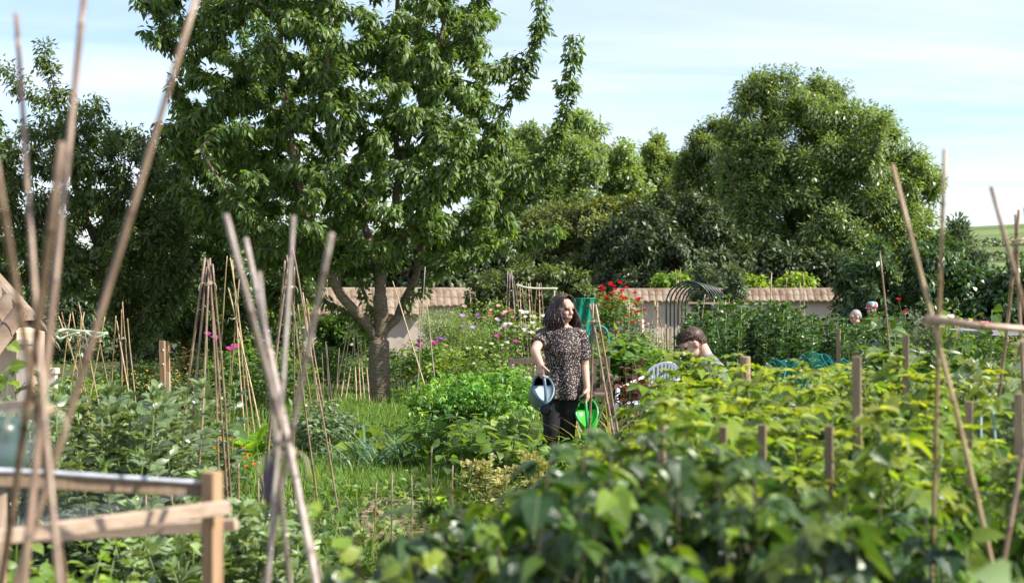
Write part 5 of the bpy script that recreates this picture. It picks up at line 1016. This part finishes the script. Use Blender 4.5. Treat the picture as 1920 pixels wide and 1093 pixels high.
def strands(mb,c,f,u,s,n,k,rad,hang,part=None,face=.25,width=.006,rg=None,curl=.02):
    """hair: ribbons lying on the skull and falling to the hang length"""
    rg=rg or np.random.default_rng(5)
    for i in range(n):
        az=rg.uniform(face,2*math.pi-face)          # 0 is the face
        out=f*math.cos(az)+s*math.sin(az); top=c+k*(u*rad[2]*1.02+out*rg.uniform(.0,.03)+f*.0)
        P=[top]
        for a in np.linspace(.35,1.5,5): P.append(c+k*(u*rad[2]*math.cos(a)+(f*rad[0]*math.cos(az)+s*rad[1]*math.sin(az))*math.sin(a))*rg.uniform(1.0,1.05))
        L=hang*rg.uniform(.72,1.14); e=P[-1]; w=V(0,0,-1)
        fl=rg.normal(.3,1.0)
        for j in range(1,6):
            t=j/5; P.append(e+w*L*t+out*k*(.024*math.sin(t*2.6)-curl*t*t*1.6+.016*fl*t**3)+rg.normal(0,.003+.006*t,3))
        P=smooth_line(P,2); tube(mb,P,np.concatenate([[width*.4],np.full(len(P)-2,width),[width*.2]])*k,k=4)

# ---- the woman
WD=12.3; wx=lambda u,v,dy=0: at(u,v,WD+dy); W0=V(gx(1052,WD),WD,0)
wom=thing('person','woman with dark shoulder length hair in dark floral tunic holding two watering cans','person',tuple(W0))
L_=lambda p: np.asarray(p,float)-W0
hc=L_(wx(1056,579)); f,s,u=hframe((.70,-.70,-.10)); 
neck=L_(wx(1053,612,.02)); shR=L_(wx(1018,627,.0)); shL=L_(wx(1089,627,.02)); elR=L_(wx(1003,657,-.20)); wrR=L_(wx(1014,682,-.40)); elL=L_(wx(1096,684,.03)); wrL=L_(wx(1101,727,-.06))
hipR=L_(wx(1036,735,.03)); hipL=L_(wx(1066,735,.03)); knR=V(-.085,-.03,.46); knL=V(.055,.02,.46); anR=V(-.12,.03,.09); anL=V(.05,.06,.09)
mb=MB(); head(mb,hc,f,u,s,.98)
capsule(mb,neck-V(0,0,.03),.056,hc+V(0,.01,-.05),.050)
ell(mb,V(0.02,.03,1.20),(.165,.105,.17)); ell(mb,V(.02,.03,1.02),(.14,.10,.17)); ell(mb,V(.02,.04,.84),(.165,.115,.13)); capsule(mb,shR+V(.03,.02,-.01),.056,shL+V(-.03,.02,-.01),.056)
for a,b,c_ in ((shR,elR,wrR),(shL,elL,wrL)): capsule(mb,a,.052,b,.040); capsule(mb,b,.040,c_,.026)
for a,b,c_,tx in ((hipR,knR,anR,-.03),(hipL,knL,anL,.03)): capsule(mb,a,.085,b,.055); capsule(mb,b,.054,c_,.036); capsule(mb,c_-V(0,0,.035),.036,c_+V(tx,-.15,-.055),.030)
hdR=unit(V(.02,-.35,-1)); hdL=unit(V(.04,-.12,-1))
hand(mb,wrR,hdR,V(.95,.25,-.1),.95,.98,True); hand(mb,wrL,hdL,V(-.9,.3,0),.95,.98,False)
body=remesh('body',mb,'skin',wom,.0055,5)
face_bits(wom,hc,f,u,s,.98)
# tunic: torso rings with folds, sleeves
mb=MB(); an=np.arange(40)*2*math.pi/40; rings=[]
for z,cx,cy,rx,ry,fo in ((1.345,.01,.03,.075,.062,0),(1.335,.01,.03,.115,.072,0),(1.31,.01,.03,.165,.083,0),(1.27,.012,.03,.178,.100,.002),(1.20,.015,.022,.172,.122,.003),(1.13,.018,.018,.164,.132,.004),(1.06,.02,.026,.152,.118,.006),(.97,.022,.03,.152,.115,.009),(.88,.022,.03,.160,.125,.012),(.79,.022,.03,.170,.132,.016),(.735,.022,.03,.174,.135,.018),(.722,.022,.03,.168,.129,.016)):
    r=1+fo/.15*np.sin(an*7+z*5+.6*np.sin(an*3)); rings.append(np.stack([cx+rx*np.cos(an)*r,cy+ry*np.sin(an)*r,np.full(40,z)+ (.006*np.sin(an*2+1) if z<.8 else 0)],-1))
loft(mb,rings)
capsule(mb,shR+V(.03,.02,-.010),.074,shL+V(-.02,.02,-.010),.076)
for a,b in ((shR,elR),(shL,elL)):
    e=a+(b-a)*(.62 if a is shR else .80); capsule(mb,a+V(0,.01,-.01),.066,a+(e-a)*.5,.064); P=[a+(e-a)*q for q in (.2,.5,.8,.97,1)]; tube(mb,P,[.064,.066,.068,.069,.066],k=20)
tun=remesh('tunic',mb,'floral',wom,.006,4)
mb=MB()
for a,b,c_,q in ((hipR,knR,anR,-1),(hipL,knL,anL,1)):
    P=[a+V(0,0,.08),a*.7+b*.3,b,b*.5+c_*.5,c_+V(0,0,.05),c_+V(0,0,.02)]; tube(mb,P,[.098,.093,.070,.064,.056,.054],k=20)
ell(mb,V(.02,.03,.80),(.15,.11,.13)); remesh('trousers',mb,'trousers',wom,.007,4)
mb=MB()
for c_,tx in ((anR,-.03),(anL,.03)): mb=MB(); capsule(mb,c_-V(0,-.02,.045),.044,c_+V(tx,-.16,-.055),.036); remesh('shoe',mb,'shoe',wom,.007,3)
mb=MB(); cc=hc-f*.012+u*.012
ell(mb,cc-f*.020+u*.012,(.096,.084,.092),np.array([f,s,u])); ell(mb,cc-f*.045-u*.05,(.062,.086,.085),np.array([f,s,u]))
for q in (1,-1): ell(mb,cc+s*q*.074+f*.000-u*.055,(.040,.022,.082),np.array([f,s,u]))
strands(mb,cc,f,u,s,760,1.0,(.108,.096,.112),.165,face=.80,width=.0045,curl=-.012)
rgw=np.random.default_rng(21)
for i in range(150):      # hair swept from the parting over the forehead sides
    q=rgw.choice([1,-1]); p0=cc+u*.112+f*(.045+rgw.uniform(-.04,.03))+s*.015; p3=cc+s*q*(.088+rgw.uniform(0,.012))+f*rgw.uniform(-.01,.045)-u*rgw.uniform(.0,.05)
    tube(mb,bez(p0,p0+s*q*.05+f*.025+u*.006,p3+u*.07+f*.022+s*q*.004,p3,9),.004,k=4)
for i in range(110):
    q=rgw.uniform(.8,2*math.pi-.8); o_=f*math.cos(q)+s*math.sin(q); p0=cc+o_*.098+u*rgw.uniform(-.05,.06); e=p0+V(0,0,-rgw.uniform(.12,.2))+o_*rgw.uniform(.0,.035)+rgw.normal(0,.012,3)
    tube(mb,bez(p0,p0+o_*.02-V(0,0,.05),e+V(0,0,.05)+o_*.015,e,6),.0022,k=3)
hair=mb.build('hair',M['hair'],wom)
mb=MB(); rg=np.random.default_rng(8)
for i in range(46):
    a=rg.uniform(.75,1.3)*rg.choice([1,-1]); P=[cc+u*.112+f*.03]+[cc+(u*.110*math.cos(t)+(f*.108*math.cos(a)+s*.094*math.sin(a))*math.sin(t))*1.045 for t in (.35,.6,.85,1.0,1.15)]; tube(mb,smooth_line(P,2),.0022,k=4)
mb.build('grey_streak',M['greyhair'],hair)

# ---- watering cans
def watering_can(name,label,grip,fw,upv,k,mats,G,lid=True):
    x=unit(fw); z=unit(upv-x*np.dot(upv,x)); y=np.cross(z,x); Rm=np.array([x,y,z]); O=np.asarray(grip)-k*(np.array(G)@Rm)
    root=thing(name,label,'watering can',tuple(O)); T=lambda p: k*(np.asarray(p,float)@Rm)
    an=np.arange(32)*2*math.pi/32
    def ring(a,b,z_,cx=0,tilt=0,p=1.0):     # an egg-shaped section, pointed at the front
        X=np.cos(an)*a; X=np.where(X>0,X*1.12,X); Yy=np.sin(an)*b*(1-.28*np.clip(np.cos(an),0,1)**2*p); return np.stack([X+cx,Yy,np.full(32,z_)+tilt*X],-1)
    mb=MB(); loft(mb,[T(r) for r in (ring(.118,.080,0),ring(.128,.088,.01),ring(.134,.094,.10),ring(.138,.098,.19,0,.10),ring(.136,.096,.235,0,.18))],cap=False)
    mb.add(T(np.concatenate([ring(.118,.080,0),[[0,0,0]]])),np.array([(32,(i+1)%32,i) for i in range(32)])); mb.build('can_body',M[mats[0]],root)
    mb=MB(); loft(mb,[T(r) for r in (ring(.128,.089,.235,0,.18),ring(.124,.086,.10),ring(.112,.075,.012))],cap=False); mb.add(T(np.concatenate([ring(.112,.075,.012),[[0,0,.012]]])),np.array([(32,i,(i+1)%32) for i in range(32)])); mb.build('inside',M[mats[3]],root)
    mb=MB(); rim=ring(.136,.096,.238,0,.18); tube(mb,T(np.concatenate([rim,rim[:2]])),.011*k,k=8,cap=False); mb.build('rim',M[mats[1]],root)
    mb=MB(); Lr=ring(.126,.087,.228,0,.18); fr=Lr[:,0]>-.030; half=Lr[fr]; order=np.argsort(np.arctan2(half[:,1],half[:,0])); half=half[order]; half[[0,-1],0]=-.03
    n=len(half); mb.add(T(np.concatenate([half,half-[0,0,.006]])),[np.array([list(range(n))]),np.array([list(range(2*n-1,n-1,-1))]),np.array([(i,(i+1)%n,n+(i+1)%n,n+i) for i in range(n)])]); mb.build('half_lid',M[mats[2]],root)
    mb=MB(); P=smooth_line([V(.150,0,.215),V(.135,0,.27),V(.06,0,.305),V(-.05,0,.315),V(-.125,0,.295),V(-.168,0,.23),V(-.165,0,.15),V(-.137,0,.10)],5); tube(mb,T(P),.0135*k,k=10,squash=1.25); mb.build('handle',M[mats[1]],root)
    mb=MB(); P=smooth_line([V(.10,0,.06),V(.15,0,.10),V(.19,0,.17),V(.215,0,.24)],5); sp=mb; tube(sp,T(P),np.linspace(.036,.019,len(P))*k,k=12); spo=sp.build('spout',M[mats[0]],root)
    mb=MB(); tube(mb,T([V(.15,0,.20),V(.19,0,.17)]),.010*k,k=8); mb.build('brace',M[mats[1]],root)
    nd=unit(V(.30,-.25,.95)); e1=unit(np.cross(V(1,0,0),nd)); e2=np.cross(nd,e1); c0=V(.215,0,.24)
    rg=lambda r,h: T(np.array([c0+nd*h+r*(math.cos(a)*e1+math.sin(a)*e2) for a in an])); mb=MB(); loft(mb,[rg(.020,-.004),rg(.030,.022),rg(.050,.045),rg(.053,.052),rg(.051,.054)],cap=False); ro=mb.build('rose',M[mats[0]],spo)
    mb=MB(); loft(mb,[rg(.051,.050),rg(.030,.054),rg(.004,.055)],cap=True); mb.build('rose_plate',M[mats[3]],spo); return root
gripR=W0+wrR+hdR*.098+V(.020,.005,0); gripL=W0+wrL+hdL*.098+V(-.018,.005,0)
watering_can('watering_can','grey blue plastic watering can with dark rose, tipped toward the camera',gripR,V(.10,-.40,-.90),V(.18,-.87,.42),.92,('canblue','canrim','canlid','dark'),(-.10,0,.304))
watering_can('watering_can','bright green plastic watering can hanging from her lowered hand',gripL,V(.04,-.38,-.92),V(-.10,-.90,.38),.98,('greenplastic','greenhandle','greenplastic','greenplastic'),(-.10,0,.304))
mb=MB(); 
for q in range(5): x=gx(1025,11.6)+.012*math.sin(q*2); tube(mb,[V(x,11.60+.01*q,.70),V(x+.004,11.58+.01*q,.45),V(x+.006,11.57+.01*q,.12)],.0035,k=5)

# ---- the boy
BD=11.0; bx=lambda u,v,dy=0: at(u,v,BD+dy); B0=V(gx(1318,BD),BD,0)
boy=thing('person','boy with short brown hair and grey shirt looking down behind the raspberries','person',tuple(B0)); L_=lambda p: np.asarray(p,float)-B0
hc=L_(bx(1298,645)); f,s,u=hframe((-.80,-.22,-.50),(-.45,0,.9))
nb=L_(bx(1322,666,.02)); shR=L_(bx(1334,683,.15)); shL=L_(bx(1326,688,-.15)); mb=MB(); head(mb,hc,f,u,s,.92)
capsule(mb,nb,.056,hc-f*.050-u*.030,.052)
ch=V(.10,0,.92); pel=V(.06,.02,.62)
ell(mb,ch-V(0,0,.02),(.105,.15,.17)); ell(mb,(ch+pel)/2,(.095,.125,.17)); ell(mb,pel,(.10,.13,.11)); capsule(mb,shR,.045,shL,.045); capsule(mb,nb,.05,ch+V(0,0,.1),.09)
elb=[shR+V(-.10,.03,-.20),shL+V(-.10,-.04,-.20)]; wri=[elb[0]+V(-.18,-.04,-.05),elb[1]+V(-.18,.05,-.05)]
for a,b,c_ in zip((shR,shL),elb,wri): capsule(mb,a,.040,b,.031); capsule(mb,b,.031,c_,.021)
hand(mb,wri[0],V(-1,-.1,-.3),V(0,-.3,-1),.6,.8,True); hand(mb,wri[1],V(-1,.1,-.3),V(0,.3,-1),.6,.8,False)
for q in (1,-1): capsule(mb,pel+V(0,q*.07,-.03),.07,V(.03,q*.08,.34),.048); capsule(mb,V(.03,q*.08,.34),.047,V(.06,q*.08,.08),.033); capsule(mb,V(.06,q*.08,.045),.034,V(-.07,q*.09,.03),.028)
remesh('body',mb,'skinb',boy,.0055,5); face_bits(boy,hc,f,u,s,.92)
mb=MB(); ell(mb,ch-V(0,0,.0),(.118,.165,.17)); ell(mb,(ch+pel)/2,(.11,.14,.20)); capsule(mb,shR,.058,shL,.058); capsule(mb,nb-V(-.006,0,.016),.060,ch+V(0,0,.08),.105)
for a,b in zip((shR,shL),elb): tube(mb,[a,a+(b-a)*.4,a+(b-a)*.72],[.058,.060,.058],k=18)
remesh('shirt',mb,'greyshirt',boy,.007,4)
mb=MB(); ell(mb,pel-V(0,0,.01),(.115,.145,.12))
for q in (1,-1): tube(mb,[pel+V(0,q*.07,.0),V(.03,q*.08,.34),V(.06,q*.08,.12)],[.085,.064,.056],k=18)
remesh('trousers',mb,'jeans',boy,.008,4)
for q in (1,-1): mb=MB(); capsule(mb,V(.08,q*.08,.045),.042,V(-.08,q*.09,.035),.034); remesh('shoe',mb,'shoe',boy,.008,3)
mb=MB(); cc=hc-f*.014+u*.014; RA=np.array([f,s,u])
ell(mb,cc-f*.016+u*.026,(.093,.077,.082),RA); ell(mb,cc-f*.050-u*.012,(.058,.066,.068),RA); ell(mb,cc+f*.040+u*.052,(.058,.066,.044),RA)
rg=np.random.default_rng(11)
for i in range(1300):
    a=rg.uniform(0,6.283); t=rg.uniform(.0,1.98 if math.cos(a)<-.2 else (1.6 if math.cos(a)<.2 else 1.08)); d=u*math.cos(t)+(f*math.cos(a)+s*math.sin(a))*math.sin(t); Rr=(f*math.cos(a)*.107+s*math.sin(a)*.080)*math.sin(t)+u*.108*math.cos(t)
    if abs(math.sin(a))>.75 and 1.2<t and math.cos(a)>-.25: continue
    p=cc+Rr*.97-f*.008; tube(mb,bez(p,p+d*.004,p+d*.010+f*.018-u*.004,p+d*.012+f*.034-u*.010+rg.normal(0,.006,3),4),[.003,.003,.0025,.0008],k=4)
mb.build('hair',M['boyhair'],boy)

# ---- two gardeners far behind the bean rows
for (lab,u0,v0,D,hair,shirt,cap,fdir) in (('distant gardener in a colourful patterned cap and dark navy shirt',1634,580,26,'hair','navy',True,(-.7,-.7,0)),('distant bent gardener with grey hair, only the head above the beans',1603,594,25,'greyhair','greyshirt',False,(-.9,-.3,-.3))):
    c=at(u0,v0,D); P0=V(c[0]+.03,D,0); root=thing('person',lab,'person',tuple(P0)); hc=c-P0; f,s,u=hframe(fdir); mb=MB(); head(mb,hc,f,u,s,1.0); nz=hc[2]-.17
    capsule(mb,V(.05,0,nz-.03),.055,hc-u*.03,.05); capsule(mb,V(.05,-.17,nz-.10),.06,V(.05,.17,nz-.10),.06); ell(mb,V(.06,0,nz-.28),(.13,.17,.22)); ell(mb,V(.05,0,nz-.55),(.12,.16,.18))
    for q in (1,-1):
        e=V(.08,q*.24,nz-.38); w_=V(-.08,q*.20,nz-.56); capsule(mb,V(.05,q*.19,nz-.10),.05,e,.04); capsule(mb,e,.04,w_,.027); hand(mb,w_,V(-.5,0,-.6),V(-.5,-q*.5,0),.5,1.0,q>0)
        capsule(mb,V(.05,q*.09,nz-.6),.085,V(.03,q*.1,.45),.055); capsule(mb,V(.03,q*.1,.45),.055,V(.06,q*.1,.08),.036); capsule(mb,V(.06,q*.1,.04),.036,V(-.09,q*.11,.03),.03)
    remesh('body',mb,'skin',root,.009,4); face_bits(root,hc,f,u,s)
    mb=MB(); capsule(mb,V(.05,-.17,nz-.09),.075,V(.05,.17,nz-.09),.075); ell(mb,V(.06,0,nz-.30),(.15,.19,.25)); ell(mb,V(.05,0,nz-.5),(.14,.18,.2))
    for q in (1,-1): tube(mb,[V(.05,q*.19,nz-.10),V(.065,q*.22,nz-.25),V(.08,q*.245,nz-.37)],[.066,.064,.06],k=16)
    remesh('shirt',mb,shirt,root,.011,4)
    mb=MB(); ell(mb,V(.05,0,nz-.62),(.135,.17,.12))
    for q in (1,-1): tube(mb,[V(.05,q*.09,nz-.6),V(.03,q*.1,.45),V(.06,q*.1,.10)],[.10,.072,.062],k=16)
    remesh('trousers',mb,'jeans',root,.012,3)
    mb=MB(); cc=hc+u*.02-f*.015; ell(mb,cc-f*.012+u*.012,(.10,.085,.092),np.array([f,s,u])); ell(mb,cc-f*.05-u*.03,(.06,.075,.07),np.array([f,s,u])); remesh('hair',mb,hair,root,.01,2)
    if cap:
        mb=MB(); an=np.arange(28)*2*math.pi/28; rr=lambda a,h: np.array([hc-f*.012+u*h+(f*.115*math.cos(x)+s*.098*math.sin(x))*a for x in an]); loft(mb,[rr(1.0,.028),rr(1.03,.05),rr(1.0,.09),rr(.85,.125),rr(.5,.142),rr(.05,.146)]); cp=mb.build('cap',M['cap'],root)
        mb=MB(); bk=[hc+f*(.095+.06*math.cos(x))+s*.075*math.sin(x)+u*(.034-.012*math.cos(x)) for x in np.linspace(-1.5,1.5,12)]; n=len(bk); bk=np.array(bk); mb.add(np.concatenate([bk,bk-u*.005]),[np.array([list(range(n))]),np.array([list(range(2*n-1,n-1,-1))]),np.array([(i,(i+1)%n,n+(i+1)%n,n+i) for i in range(n)])]); mb.build('cap_peak',M['cap'],cp)

# ================================================================== chair and bench
ch=thing('garden_chair','white plastic garden armchair with slatted back, half hidden by raspberries','chair',(gx(1218,15.6),15.6,0),rz=math.radians(-50))
mb=MB(); P=smooth_line([V(-.27,-.24,.60),V(-.285,0,.635),V(-.265,.18,.70),V(-.19,.25,.80),V(0,.285,.86),V(.19,.25,.80),V(.265,.18,.70),V(.285,0,.635),V(.27,-.24,.60)],6)
T=frames(P)[0]; rings=[]
for p,t in zip(P,T):
    o_=unit(np.cross(t,V(0,0,1)))*-1; up=np.cross(o_,t); up=up if up[2]>0 else -up; rings.append(np.array([p+o_*a+up*b for a,b in ((.028,0),(.02,.014),(-.02,.014),(-.028,0),(-.022,-.016),(.022,-.016))]))
loft(mb,rings); mb.build('arm_rail',M['whiteplastic'],ch)
for i in range(7):
    x=-.165+.055*i; mb=MB(); zt=.855-1.0*x*x*1.9; box(mb,V(x*.82,.20,.42),V(x,.262-.9*x*x,zt),.032,.014,up=(0,1,0),ch=.2); mb.build('back_slat',M['whiteplastic'],ch)
mb=MB(); rings=[np.array([V(x*sx,y,.43+.012*abs(x)/.2-.015*(1-abs(x)/.22)+dz) for x,dz in ((-.22,0),(-.12,.0),(0,0),(.12,0),(.22,0),(.22,-.02),(0,-.025),(-.22,-.02))]) for y,sx in ((-.25,1.02),(-.22,1.04),(0,1.0),(.21,.85))]; loft(mb,rings); mb.build('seat',M['whiteplastic'],ch)
for x,y,zt in ((-.26,-.23,.60),(.26,-.23,.60),(-.20,.22,.72),(.20,.22,.72)):
    mb=MB(); box(mb,V(x*1.08,y*1.1,0),V(x,y,zt),.05,.035,up=(1,0,0),ch=.2); mb.build('leg',M['whiteplastic'],ch)
be=thing('garden_bench','weathered brown wooden bench with slatted back behind the woman','bench',(gx(1048,17),17,0)); w2=.585
mb=MB(); P=[V(x,.02,.80+.03*math.cos(x*2.2)) for x in np.linspace(-w2,w2,9)]; loft(mb,[np.array([p+V(0,a,b) for a,b in ((-.018,-.03),(.018,-.03),(.018,.03),(-.018,.03))]) for p in P]); mb.build('top_rail',M['greywood'],be,smooth=False)
mb=MB(); box(mb,V(-w2,.0,.47),V(w2,.0,.47),.03,.05); mb.build('lower_rail',M['greywood'],be,smooth=False)
for i in range(13): x=-w2+.075+i*(2*w2-.15)/12; mb=MB(); box(mb,V(x,0,.495),V(x,.018,.78),.042,.016,up=(0,1,0)); mb.build('back_slat',M['greywood'],be,smooth=False)
for i in range(4): mb=MB(); box(mb,V(-w2,-.10-.11*i,.44),V(w2,-.10-.11*i,.44),.09,.022); mb.build('seat_slat',M['greywood'],be,smooth=False)
for x in (-w2,w2):
    mb=MB(); box(mb,V(x,.01,0),V(x,.03,.86),.05,.05,up=(0,1,0)); mb.build('back_leg',M['greywood'],be,smooth=False); mb=MB(); box(mb,V(x,-.46,0),V(x,-.46,.64),.05,.05,up=(0,1,0)); mb.build('front_leg',M['greywood'],be,smooth=False)
    mb=MB(); box(mb,V(x,.02,.66),V(x,-.52,.66),.06,.03); mb.build('armrest',M['greywood'],be,smooth=False)
